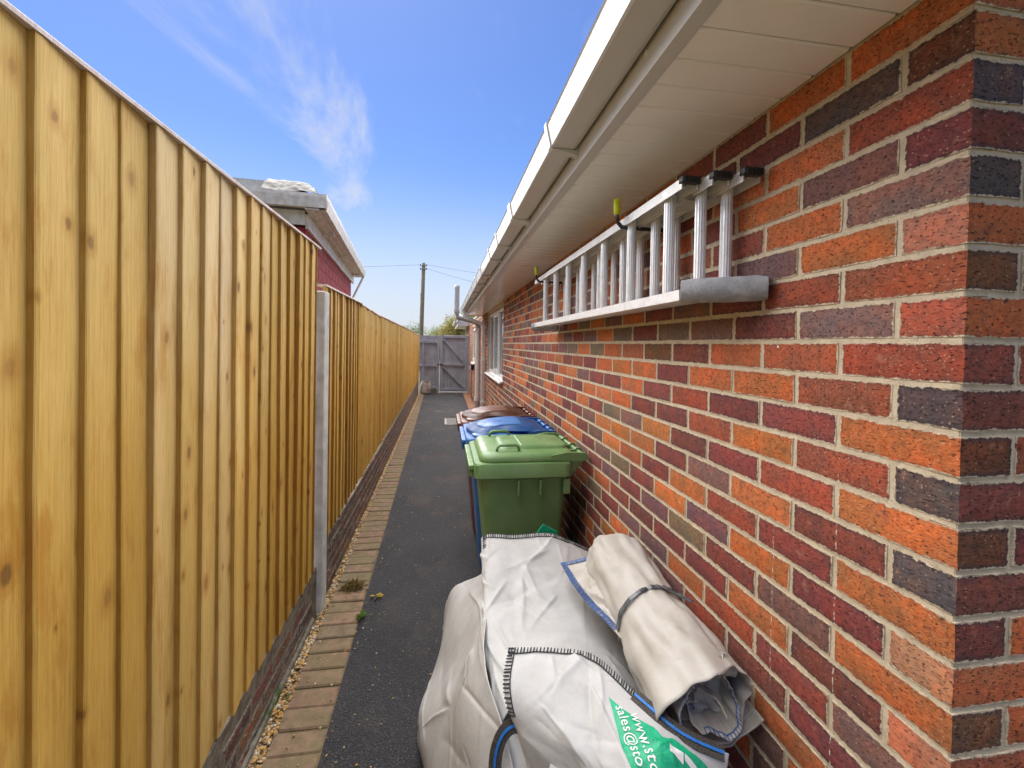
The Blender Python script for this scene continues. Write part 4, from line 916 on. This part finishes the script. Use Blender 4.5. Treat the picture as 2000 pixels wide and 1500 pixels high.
def stitches(name, edge, inner, mat, parent, step=.0085, wd=.0042, ln=.018, line=True, over=.003):
    # edge / inner: matching point lists; bars run from the edge inwards
    L = [0.]; 
    for a, b in zip(edge, edge[1:]): L.append(L[-1]+(b-a).length)
    m = MB(); d = 0.; rr = random.Random(len(edge))
    def at_(d):
        for i in range(len(L)-1):
            if L[i+1] >= d: t = (d-L[i])/max(L[i+1]-L[i], 1e-9); return edge[i].lerp(edge[i+1], t), inner[i].lerp(inner[i+1], t)
        return edge[-1], inner[-1]
    pts = []
    while d < L[-1]:
        e, q = at_(d); dr_ = (q-e).normalized(); l = ln*rr.uniform(.8, 1.15); up = Vector((-.2, -.55, .8))
        e2, _ = at_(min(L[-1], d+.002)); 
        m.bar(e-dr_*over+up*.0025, e+dr_*l+up*.0032, wd*rr.uniform(.7, 1.2), .0015, up); pts.append(e+dr_*ln*1.05+up*.0028); d += step*rr.uniform(.8, 1.2)
    if line and len(pts) > 2: m.tube(pts, .0016, 5)
    return obj(name, m, mat, parent)
NA = [[(.191, 1.950, .736), (.320, 1.950, .739), (.465, 1.950, .737), (.576, 1.950, .700), (.715, 1.950, .636)],
      [(.181, 1.780, .658), (.306, 1.780, .661), (.449, 1.780, .662), (.586, 1.780, .636), (.725, 1.780, .589)],
      [(.167, 1.600, .599), (.288, 1.600, .609), (.437, 1.600, .618), (.570, 1.600, .597), (.708, 1.600, .546)],
      [(.166, 1.400, .571), (.271, 1.400, .595), (.412, 1.400, .609), (.557, 1.400, .583), (.689, 1.400, .521)],
      [(.181, 1.180, .571), (.276, 1.180, .604), (.411, 1.180, .619), (.535, 1.180, .591), (.649, 1.180, .517)]]
NB = [[(.200, 1.991, .550), (.135, 2.121, .450), (.063, 2.186, .360), (.016, 2.230, .220), (.020, 2.235, .012)],
      [(.171, 1.598, .600), (.115, 1.764, .480), (.047, 1.919, .330), (-.013, 2.050, .150), (-.018, 2.100, .010)],
      [(.162, 1.339, .600), (.100, 1.496, .480), (.020, 1.680, .300), (-.068, 1.826, .120), (-.085, 1.900, .010)],
      [(.180, 1.170, .580), (.112, 1.289, .470), (.032, 1.454, .300), (-.057, 1.634, .120), (-.062, 1.700, .010)],
      [(.201, 1.075, .500), (.132, 1.156, .400), (.054, 1.282, .250), (-.015, 1.418, .100), (-.022, 1.460, .010)]]
NC = [[(.201, 1.233, .720), (.332, 1.206, .730), (.428, 1.151, .735), (.501, .985, .740), (.552, .911, .730), (.645, .867, .700)],
      [(.174, 1.146, .700), (.285, 1.105, .720), (.377, 1.044, .725), (.438, .920, .730), (.499, .860, .720), (.632, .856, .660)],
      [(.178, 1.101, .660), (.267, 1.031, .690), (.338, .967, .700), (.399, .871, .700), (.459, .828, .680), (.611, .841, .600)],
      [(.205, 1.067, .600), (.270, .986, .630), (.335, .917, .640), (.378, .846, .640), (.448, .824, .600), (.607, .849, .500)],
      [(.230, 1.021, .500), (.292, .966, .500), (.349, .915, .500), (.395, .851, .500), (.474, .844, .450), (.622, .865, .350)]]
bagA = thing('bulk_bag', 'white woven bulk bag with black stitched rim slumped against the green bin', 'bag', (.35, 1.6, 0))
for r_ in NA:                                      # the right side tucks under the rolled bag
    r_.insert(0, (r_[0][0]+.012, r_[0][1]+.02, r_[0][2]-.10)); r_.insert(0, (r_[0][0]+.05, r_[0][1]+.02, r_[0][2]-.34))
GA = crumple(surf(NA, 160, 180), 3, 100, .0085, .10, .46, .2, .6, .018, 4., 7); sheet('top_sheet', GA, 'bag', bagA)
GBk = crumple(surf(NB, 150, 130), 8, 42, .0075, .15, .60, .2, .45, .034, 3.6); sheet('side_sheet', GBk, 'bag', bagA)
j0 = int(180*2/6); stitches('rim_stitching', [GA[0][j] for j in range(j0, 181, 3)], [GA[8][j] for j in range(j0, 181, 3)], 'stitch', bagA)
stitches('corner_stitching', [GA[i][j0] for i in range(0, 16)], [GA[i][j0+8] for i in range(0, 16)], 'stitch', bagA, line=False)
m = MB(); rings = []
for j in range(9):                                 # what the bags hold up: a slumped folded core
    t = j/8; z_ = .012+.52*t; k = 1-.22*t**2
    rings.append([(.40+.29*k*abs(math.cos(a))**.6*math.copysign(1, math.cos(a))*(1+.06*nz(math.cos(a)*2, math.sin(a)*2, t*3)), 1.45+.52*k*abs(math.sin(a))**.6*math.copysign(1, math.sin(a))*(1+.06*nz(math.cos(a)*2, 7, t*3)), z_) for a in (2*math.pi*i/40 for i in range(40))])
m.loft(rings, True, True); obj('folded_body', m, 'bag', bagA, True)
bagC = thing('printed_bulk_bag', 'folded white bulk bag with green print and blue striped webbing', 'bag', (.40, 1.0, 0))
GC = crumple(surf(NC, 120, 150), 21, 70, .0062, .08, .32, .6, .7, .010, 5., 6); shC = sheet('flap', GC, 'bag', bagC)
dn = [(.40, 1.0, .5)]
stitches('rim_stitching', [GC[0][j] for j in range(0, 86, 2)], [GC[8][j] for j in range(0, 86, 2)], 'stitch', bagC, .009, .003, -.018 if False else .016)
stitches('side_stitching', [GC[i][0] for i in range(0, 72, 2)], [GC[i][8] for i in range(0, 72, 2)], 'stitch', bagC, .010, .0035, .016)
def ribbon(name, pts, wd, mat, parent, lift=.004, up=Vector((-.15, -.5, .85)), th=.003):
    m = MB(); rings = []
    for i, p_ in enumerate(pts):
        t = (pts[min(i+1, len(pts)-1)]-pts[max(i-1, 0)]).normalized(); s = t.cross(up).normalized(); u = s.cross(t).normalized(); c = p_+up*lift
        rings.append([c+s*wd/2-u*th/2, c+s*wd/2+u*th/2, c-s*wd/2+u*th/2, c-s*wd/2-u*th/2])
    m.loft(rings); return obj(name, m, mat, parent)
E0 = [GC[3][j] for j in range(84, 149, 3)]
wb = ribbon('webbing', E0, .030, 'web', bagC, .004); ribbon('blue_stripe', [q+Vector((0, -.002, .003)) for q in E0], .006, 'web_blue', wb, .0045, th=.002)
lp = [Vector(q) for q in ((.235, 1.06, .60), (.208, 1.10, .615), (.173, 1.105, .60), (.150, 1.10, .55), (.148, 1.085, .48), (.16, 1.06, .40))]
lps = [spl(lp, i/24) for i in range(25)]
wl = ribbon('lifting_loop', lps, .034, 'web', bagC, .004, Vector((-.35, -.8, .35))); ribbon('blue_stripe', [q+Vector((-.0015, -.004, .002)) for q in lps], .0065, 'web_blue', wl, .0045, Vector((-.35, -.8, .35)), .002)
NF = [[(.24, 1.09, .50), (.30, 1.02, .55), (.36, .95, .58)], [(.20, 1.05, .44), (.27, .97, .47), (.34, .89, .49)], [(.19, 1.03, .25), (.26, .94, .25), (.33, .86, .25)]]
GF = wrinkle(surf(NF, 30, 30), .006, 40, 7); sheet('lower_fold', GF, 'bag', bagC)
bodyC = MB(); rings = []
for j in range(7):
    t = j/6; z_ = .012+.60*t; k = 1-.25*t**2; rings.append([(.43+.22*k*math.cos(a), 1.02+.20*k*math.sin(a)-.02*t, z_) for a in (2*math.pi*i/32 for i in range(32))])
bodyC.loft(rings); obj('folded_body', bodyC, 'bag', bagC, True)
# green print, white lettering and sign shapes laid on the flap
kC = len(GC[0]); flat = [q for r in GC for q in r]
bvh = BVHTree.FromPolygons(flat, [(i*kC+j, i*kC+j+1, (i+1)*kC+j+1, (i+1)*kC+j) for i in range(len(GC)-1) for j in range(kC-1)])
def drop(x, y, lift):
    h_ = bvh.ray_cast(Vector((x, y, 2.)), Vector((0, 0, -1)))
    return None if h_[0] is None else h_[0]+Vector((-.1, -.3, .95))*lift
def patch(name, poly, mat, lift, parent, n=40, cutouts=()):
    xs = [q[0] for q in poly]; ysx = [q[1] for q in poly]; x0, x1_, y0_, y1_ = min(xs), max(xs), min(ysx), max(ysx); m = MB()
    bm = bmesh.new(); f = bm.faces.new([bm.verts.new((a, b, 0)) for a, b in poly])
    for ax, lo, hi in ((0, x0, x1_), (1, y0_, y1_)):
        for i in range(1, n):
            co = [0, 0, 0]; no = [0, 0, 0]; co[ax] = lo+(hi-lo)*i/n; no[ax] = 1
            bmesh.ops.bisect_plane(bm, geom=bm.verts[:]+bm.edges[:]+bm.faces[:], plane_co=co, plane_no=no)
    bad = []
    for q in bm.verts:
        d = drop(q.co.x, q.co.y, lift)
        if d is None: bad.append(q)
        else: q.co = d
    bmesh.ops.delete(bm, geom=bad, context='VERTS'); m.bm(bm); return obj(name, m, mat, parent)
pr = patch('green_print', [(.419, 1.018), (.440, .975), (.462, .945), (.490, .918), (.497, .893), (.520, .893), (.556, .872), (.585, .862), (.607, .846), (.610, .838), (.580, .832), (.50, .838), (.46, .832), (.44, .845), (.41, .855), (.405, .90), (.412, .96)], 'green_ink', .0032, shC)
def lettering(txt, x, y, ang, size, shear, lift):
    cu = bpy.data.curves.new('lettering', 'FONT'); cu.body = txt; cu.size = size; cu.shear = shear; cu.resolution_u = 3; cu.space_character = 1.05
    to = bpy.data.objects.new('lettering_tmp', cu); COL.objects.link(to); dg = bpy.context.evaluated_depsgraph_get(); me = bpy.data.meshes.new_from_object(to.evaluated_get(dg)); bpy.data.objects.remove(to)
    c, s = math.cos(ang), math.sin(ang); bm = bmesh.new(); bm.from_mesh(me); bmesh.ops.triangulate(bm, faces=bm.faces[:]); bad = []
    for q in bm.verts:
        d = drop(x+q.co.x*c-q.co.y*s, y+q.co.x*s+q.co.y*c, lift)
        if d is None: bad.append(q)
        else: q.co = d
    bmesh.ops.delete(bm, geom=bad, context='VERTS'); m = MB(); m.bm(bm); bpy.data.meshes.remove(me)
    if m.v: obj('lettering', m, 'white_ink', pr)
lettering('www.stor', .449, .962, R(-92), .033, .25, .0056); lettering('sales@sto', .424, .988, R(-92), .030, .25, .0056)
patch('sign_block', [(.505, .878), (.532, .866), (.524, .852), (.498, .862)], 'white_ink', .0056, pr, 8)
patch('sign_arc', [(.535, .866), (.556, .856), (.570, .845), (.572, .838), (.556, .838), (.548, .848), (.530, .857)], 'white_ink', .0056, pr, 8)
# rolled bag
roll = thing('rolled_bulk_bag', 'grubby beige bulk bag rolled up and strapped, leaning on brick wall', 'bag', (.66, 1.3, .6))
A0, A1 = Vector((.655, .945, .742)), Vector((.683, 1.665, .785)); ax = (A1-A0).normalized(); sa = ax.cross(Vector((0, 0, 1))).normalized(); ua = sa.cross(ax).normalized()
def roll_pt(th, t, seed=0):
    turn = th/(2*math.pi); r = .016+.047*turn; r = min(r, .142)
    e = 1-.10*math.exp(-((t-.42)/.08)**2); wob = .012*nz(math.cos(th)*1.5, math.sin(th)*1.5, t*3+turn)+.008*nz(math.cos(th)*4, math.sin(th)*4, t*7+turn)
    ff = 1-abs(nz(math.cos(th)*2.2, math.sin(th)*2.2+3, t*2.5))*.16
    rr2 = (r*e*(1.05-.10*t)+wob)*ff; base = A0.lerp(A1, t)+ax*(.035*nz(math.cos(th), math.sin(th), turn*2)*(1 if t < .05 or t > .95 else .0))
    if t < .08: base = base-ax*(.03*math.sin(th*1.3+1)*(1-t/.08))
    if t > .9: rr2 *= 1-.25*(t-.9)/.1
    return base+sa*math.cos(th)*rr2*1.02+ua*math.sin(th)*rr2*.90-ua*.010
nth, nl = 240, 110; TH = 2*math.pi*2.85
GR = [[roll_pt(TH*i/nth+.6, j/nl) for j in range(nl+1)] for i in range(nth+1)]
GR = crumple(GR, 55, 70, .0055, .06, .5, 1.4, .5, .004, 9., 8); rs = sheet('rolled_sheet', GR, 'bag_old', roll, .003)
stitches('edge_stitching', [GR[i][0]-ax*.001 for i in range(50, 130)], [GR[i][6] for i in range(50, 130)], 'stitch_blue', roll, .010, .002, .012, True)
NFL = [[(.488, 1.715, .715), (.545, 1.67, .745), (.61, 1.615, .79)], [(.492, 1.58, .712), (.545, 1.56, .750), (.605, 1.54, .785)], [(.505, 1.44, .715), (.552, 1.42, .748), (.60, 1.41, .775)], [(.530, 1.29, .722), (.570, 1.27, .742), (.61, 1.26, .765)], [(.552, 1.10, .745), (.575, 1.09, .752), (.62, 1.08, .765)], [(.580, .98, .742), (.598, .97, .742), (.63, .965, .74)]]
GFl = crumple(surf(NFL, 130, 40), 61, 46, .009, .05, .22, .3, .5, .010, 9.); sheet('loose_flap', GFl, 'bag_old', roll)
stitches('flap_stitching', [GFl[i][0] for i in range(0, 84, 2)], [GFl[i][6] for i in range(0, 84, 2)], 'stitch_blue', roll, .008, .0042, .018)
stitches('flap_end_stitching', [GFl[0][j] for j in range(0, 34, 2)], [GFl[6][j] for j in range(0, 34, 2)], 'stitch_blue', roll, .007, .0042, .018)
plug = [[A0+ax*(.045+.02*math.sin(i*2.1+j))+sa*(-.085+.17*j/4)+ua*(-.085+.17*i/4) for j in range(5)] for i in range(5)]
GP = crumple(surf(plug, 60, 60), 91, 60, .014, .05, .16, .4, .8, .02, 12., 6); sheet('inner_folds', GP, 'bag_old', roll)
stitches('inner_stitching', [GP[i][20]-ax*.004 for i in range(6, 54, 2)], [GP[i][28]-ax*.004 for i in range(6, 54, 2)], 'stitch_blue', roll, .010, .002, .006)
sp_ = []
for i in range(49):
    th = 2*math.pi*i/48; c = A0.lerp(A1, .42+.035*math.sin(th)); mx = max((GR[int(round((((2*math.pi*k+th-.6)/TH))*nth))][int(.42*nl)]-A0.lerp(A1, .42)).length for k in (1, 2) if 0 <= (2*math.pi*k+th-.6)/TH <= 1) if True else .13
    sp_.append(c+sa*math.cos(th)*(mx+.007)+ua*math.sin(th)*(mx+.007))
m = MB(); rings = []
for i, p_ in enumerate(sp_):
    c = A0.lerp(A1, .42); n_ = (p_-c); n_ = (n_-ax*n_.dot(ax)).normalized(); rings.append([p_+ax*.008, p_+ax*.008+n_*.0015, p_-ax*.008+n_*.0015, p_-ax*.008])
m.loft(rings); obj('strap', m, 'strap', roll)
m = MB(); q0 = sp_[10]; m.bar(q0+ua*.006, q0+ua*.012-ax*.09+sa*.05, .014, .0015, ua); obj('strap_tail', m, 'strap', roll)
# green scrap showing behind the rim
m = MB(); m.add([(.43, 1.99, .70), (.475, 1.985, .765), (.545, 1.985, .725), (.55, 1.99, .68), (.43, 1.996, .70), (.475, 1.991, .765), (.545, 1.991, .725), (.55, 1.996, .68)], [(0, 1, 2, 3), (7, 6, 5, 4), (0, 4, 5, 1), (1, 5, 6, 2), (2, 6, 7, 3)]); obj('printed_corner', m, 'green_ink', bagA)

# ------------------------------------------------------------------ small litter and weeds
def clump(name, label, cat, x, y, n, r, cols, ln, wd, flat, z=.012):
    m = MB(); rr = random.Random(int(x*1000))
    for i in range(n):
        a = rr.uniform(0, 6.28); q = r*math.sqrt(rr.random()); p_ = Vector((x+math.cos(a)*q, y+math.sin(a)*q*.8, z)); d = Vector((rr.gauss(0, 1), rr.gauss(0, 1), abs(rr.gauss(0, 1))*flat)).normalized()*ln*rr.uniform(.5, 1.3); s = d.cross(Vector((rr.gauss(0, 1), rr.gauss(0, 1), 1))).normalized()*wd
        m.col = rr.choice(cols); m.add([p_-s*.3, p_+d*.5-s+Vector((0, 0, .004)), p_+d, p_+d*.5+s], [(0, 1, 2, 3)])
    return tag(obj(name, m, 'leaf'), label, cat)
clump('dead_leaf_clump', 'clump of dead brown leaves and moss on edging bricks', 'leaves', -.565, 2.93, 260, .075, [(.14, .085, .02), (.20, .12, .03), (.10, .07, .02), (.16, .12, .04)], .035, .004, .4)
clump('small_weed', 'tiny green weed sprouting at the edging bricks beside asphalt', 'weed', -.455, 2.60, 40, .022, [(.10, .20, .03), (.14, .26, .05)], .032, .006, 1.3)
clump('yellow_leaf', 'fallen yellow leaf on asphalt beside dead leaf clump', 'leaf', -.405, 2.81, 5, .012, [(.50, .36, .05), (.42, .30, .05)], .055, .014, .1)
clump('gravel_weed', 'tiny green seedling in the gravel by the mossy footing', 'weed', -.665, 2.05, 16, .014, [(.10, .22, .03), (.14, .26, .05)], .022, .005, 1.2, 0.)
m = MB(); rr = random.Random(4)
for i in range(60):
    y = 1.3+rr.random()*6.; x = edge_x(y)+rr.gauss(0, .02); a = rr.uniform(0, 6.28); l = rr.uniform(.008, .03); m.col = rr.choice([(.20, .14, .05), (.14, .10, .05), (.35, .28, .12), (.08, .12, .02)])
    d = Vector((math.cos(a)*l, math.sin(a)*l, rr.uniform(0, .006))); s = Vector((-math.sin(a), math.cos(a), 0))*l*.12; p_ = Vector((x, y, .012)); m.add([p_, p_+d*.5+s, p_+d, p_+d*.5-s], [(0, 1, 2, 3)])
tag(obj('leaf_litter', m, 'leaf', kind='stuff'), 'bits of leaf and twig along the edge of the asphalt', 'litter')

# ------------------------------------------------------------------ neighbouring red building beyond the fence
nb = thing('neighbour_outbuilding', 'red painted blockwork outbuilding with grubby white gutters behind the fence', 'building', (-2.276, 8.3, 0), None, R(5.3), True)
S0, S1, WT = -1.05, 5.2, 3.40
m = MB(); m.box(-5, -.006, S0+.006, S1, -.03, WT); nw = obj('wall', m, 'red_block', nb)
def block(L):
    bm = bmesh.new(); bmesh.ops.create_cube(bm, size=1)
    for q in bm.verts: q.co = Vector((q.co.x*.06-.03, q.co.y*L, q.co.z*.213))
    bmesh.ops.bevel(bm, geom=bm.edges[:], offset=.006, segments=1, affect='EDGES'); me = bpy.data.meshes.new('block'); bm.to_mesh(me); bm.free(); me.materials.append(MAT['red_block']); return me
bk = block(.438); bh = block(.213)
for k in range(8):
    zc = WT-.1125-.225*k; s = S0+(0 if k % 2 else .225)
    if k % 2 == 0: inst('block', bh, (0, S0+.1065, zc), nw)
    while s < S1-.2:
        L = .45; me = bk
        if s+.44 > S1: me = bh; L = .225
        inst('block', me, (rnd.uniform(-.001, .001), s+L/2-.005, zc), nw); s += L
m = MB(); m.box(.001, .045, S0-.02, S1+.3, 3.375, 3.60); m.box(-5, .001, S0-.065, S0-.02, 3.42, 3.64); obj('fascia', m, 'old_upvc', nb)
m = MB(); m.box(.0455, .245, S0-.3, S1+.45, 3.60, 3.62); m.box(.12, .15, S0-.2, S1+.3, 3.578, 3.599)
obj('soffit_plate', m, 'old_upvc', nb)
for s in (S0+1.2, S0+3.2, S1-.3):
    m = MB(); m.box(.046, .244, s, s+.09, 3.55, 3.5995); obj('rafter_foot', m, 'old_upvc', nb)
gpn = [(.0, .11), (.0, .0), (.085, .0), (.115, .095), (.118, .125), (.108, .125), (.104, .095), (.078, .010), (.010, .010), (.010, .11)]
m = MB(); m.extr([(.245+a, 3.63+b*1.6) for a, b in gpn], 'y', S0-.34, S1+.55); gn = obj('gutter', m, 'old_upvc', nb)
m = MB(); m.loft([[(x, S0-.24-a, 3.63+b*1.6) for a, b in gpn] for x in (.36, -4.2)]); obj('gutter', m, 'old_upvc', nb)
for x in (-.42, -2.2):
    m = MB(); m.loft([[(xx, S0-.235-a*1.06, 3.625+b*1.62) for a, b in ((0, .13), (0, 0), (.086, 0), (.12, .13))] for xx in (x-.04, x+.04)]); obj('gutter_bracket', m, 'old_upvc', nb)
for s in (1.2, 3.4, S1+.5):
    m = MB(); m.loft([[(.24+a*1.06, ss, 3.622+b*1.62) for a, b in ((0, .13), (0, 0), (.086, 0), (.12, .13))] for ss in (s-.03, s+.03)]); obj('gutter_bracket', m, 'old_upvc', nb)
m = MB(); m.loft([[(.31, S1+.40, 3.62), (.31, S1+.62, 3.62), (.27, S1+.62, 3.62), (.27, S1+.40, 3.62)], [(.02, S1+.32, 2.95), (.02, S1+.50, 2.95), (-.02, S1+.50, 2.95), (-.02, S1+.32, 2.95)]]); obj('end_board', m, 'old_upvc', nb)
m = MB(); m.loft([rrect(-5.2, .24, S0-.24, S1+.4, .1, 3.64), rrect(-5.1, .22, S0-.22, S1+.35, .1, 3.84), rrect(-5.0, .02, S0-.02, S1+.2, .2, 3.98), rrect(-4.9, -.18, S0+.1, S1, .3, 4.10), rrect(-4.4, -1.2, S0+1.2, S1-1, .5, 4.22)]); roof_n = obj('roof', m, 'felt', nb, True, angle=25)
m = MB()
for i, (x, y0_, z_) in enumerate([(-.75, S0-.16, 3.87), (-.75, S0-.03, 4.0), (-.75, S0+.25, 4.13)]): pass
NT_ = [[(-.57, S0-.235, 3.84), (-.57, S0-.04, 4.01), (-.57, S0+.2, 4.125), (-.57, S0+.6, 4.18)], [(-.35, S0-.235, 3.83), (-.45, S0-.04, 4.00), (-.42, S0+.2, 4.13), (-.42, S0+.6, 4.19)], [(-.12, S0-.235, 3.84), (-.10, S0-.05, 4.00), (-.08, S0+.2, 4.12), (-.10, S0+.6, 4.16)], [(.20, S0-.20, 3.85), (.12, S0, 3.96), (.10, S0+.2, 4.00), (.08, S0+.6, 4.04)]]
GT = wrinkle(surf(NT_, 60, 50), .030, 77, 4.5); GT = [[q+Vector((0, 0, .02)) for q in r] for r in GT]
o = sheet('roof_tarpaulin', GT, 'tarp', nb)

# ------------------------------------------------------------------ utility pole
up_ = thing('utility_pole', 'tall timber utility pole beyond the grey gate', 'pole', (-1.36, 26, 0))
m = MB(); m.tube([(-1.38, 26, -.03), (-1.33, 26, 3.2), (-1.265, 26, 6.25), (-1.264, 26, 6.33)], [.135, .125, .105, .07], 14); obj('pole', m, 'pole', up_, True, angle=50)
for z_ in (6.13, 5.92):
    for s in (-1, 1):
        m = MB(); m.tube([(-1.27, 25.9, z_), (-1.27+s*.17, 25.9, z_), (-1.27+s*.17, 25.9, z_+.09)], .014, 8); ib = obj('bracket', m, 'black_steel', up_)
        m = MB(); m.tube([(-1.27+s*.17, 25.9, z_+.0), (-1.27+s*.17, 25.9, z_+.03), (-1.27+s*.17, 25.9, z_+.08), (-1.27+s*.17, 25.9, z_+.10)], [.02, .042, .036, .015], 10); obj('insulator', m, 'black', ib)
m = MB(); m.tube([(-1.45, 25.88, 4.45), (-1.38, 25.88, 4.45)], .02, 8); obj('step_iron', m, 'black_steel', up_)
def wire(a, b, sag, label):
    m = MB(); a = Vector(a); b = Vector(b); m.tube([a.lerp(b, i/24)-Vector((0, 0, sag*4*(i/24)*(1-i/24))) for i in range(25)], .007, 5); tag(obj('overhead_wire', m, 'black'), label, 'wire')
wire((-1.10, 25.9, 6.22), (14, 21, 4.6), .35, 'upper overhead wire from the pole towards the bungalow roof')
wire((-1.10, 25.9, 6.0), (9, 19, 3.4), .35, 'lower overhead wire from the pole towards the bungalow roof')
wire((-1.44, 25.9, 6.2), (-17, 31, 6.8), .3, 'overhead wire from the pole passing over the red outbuilding')

# ------------------------------------------------------------------ trees beyond the gate
def tree(x, y, h, rad, cols, n, label, seed, leaf=.13, low=.25):
    rr = random.Random(seed); t = thing('tree', label, 'tree', (x, y, 0), 'trees beyond the gate'); m = MB(); tips = []
    m.tube([(x, y, -.03), (x+rr.uniform(-.1, .1), y, h*.3), (x+rr.uniform(-.2, .2), y+rr.uniform(-.2, .2), h*.75)], [.16, .12, .05], 8)
    for i in range(26):
        a = rr.uniform(0, 6.28); zs = h*rr.uniform(.15, .6); el = rr.uniform(.1, 1.2); L = rad*rr.uniform(.5, 1.0); tip = Vector((x+math.cos(a)*math.cos(el)*L, y+math.sin(a)*math.cos(el)*L, min(h, zs+math.sin(el)*L*.9+.3))); m.tube([(x, y, zs), Vector((x, y, zs)).lerp(tip, .55)+Vector((0, 0, .12)), tip], [.045, .028, .01], 5); tips.append(tip)
    obj('trunk', m, 'bark', t); c = MB()
    cl = []
    for i in range(int(n/45)):
        a = rr.uniform(0, 6.28); e = math.asin(rr.uniform(-.35, 1)); q = rr.uniform(.55, 1.); k = 1+.28*nz(math.cos(a)*1.7+seed, math.sin(a)*1.7, e*2)
        cl.append((Vector((x+math.cos(a)*math.cos(e)*rad*q*k, y+math.sin(a)*math.cos(e)*rad*q*k, h*low+(h*(1-low))*(.35+.65*q*k*math.sin(e)))), rr.choice(cols), rr.uniform(.6, 1.25)))
    for p0, col, br in cl:
        s0 = rad*.17*rr.uniform(.7, 1.4)
        for j in range(45):
            p_ = p0+Vector((rr.gauss(0, 1), rr.gauss(0, 1), rr.gauss(0, .8)))*s0; d = Vector((rr.gauss(0, 1), rr.gauss(0, 1), rr.gauss(0, 1))).normalized(); s = d.orthogonal().normalized(); l = leaf*rr.uniform(.6, 1.3)
            b_ = br*rr.uniform(.75, 1.25); c.col = tuple(q*b_ for q in col); c.add([p_-d*l*.5, p_+s*l*.3, p_+d*l*.5, p_-s*l*.3], [(0, 1, 2, 3)])
    o = obj('crown', c, 'leaf', t); return t
GRN = [(.12, .17, .035), (.16, .19, .035), (.19, .19, .04), (.10, .14, .035)]; OLV = [(.22, .17, .035), (.25, .18, .04), (.17, .17, .04), (.13, .15, .03)]; DRK = [(.035, .065, .025), (.05, .085, .03)]; PAL = [(.12, .16, .06), (.10, .14, .05), (.15, .18, .07)]
tree(1.3, 40, 4.0, 1.9, OLV, 14000, 'olive brown bushy tree behind the gate', 2)
tree(2.9, 43, 5.0, 2.3, GRN, 14000, 'fresh green tree behind the gate beside the far eaves', 3)
tree(-.3, 44, 3.25, 1.5, PAL, 5000, 'pale green bush beyond the gate beside the utility pole', 4, .12)
tree(2.4, 36, 2.9, 1.0, DRK, 6000, 'dark green shrub low behind the gate top', 5, .11)
tree(-3.6, 52, 4.0, 1.6, PAL, 3000, 'pale tree peeping over the far fence end', 6, .12)
tree(5.5, 46, 5.2, 2.4, GRN, 5000, 'green tree hidden behind the bungalow', 8)
tree(.6, 55, 3.9, 2.6, GRN, 5000, 'distant green tree rising behind the olive tree', 9)
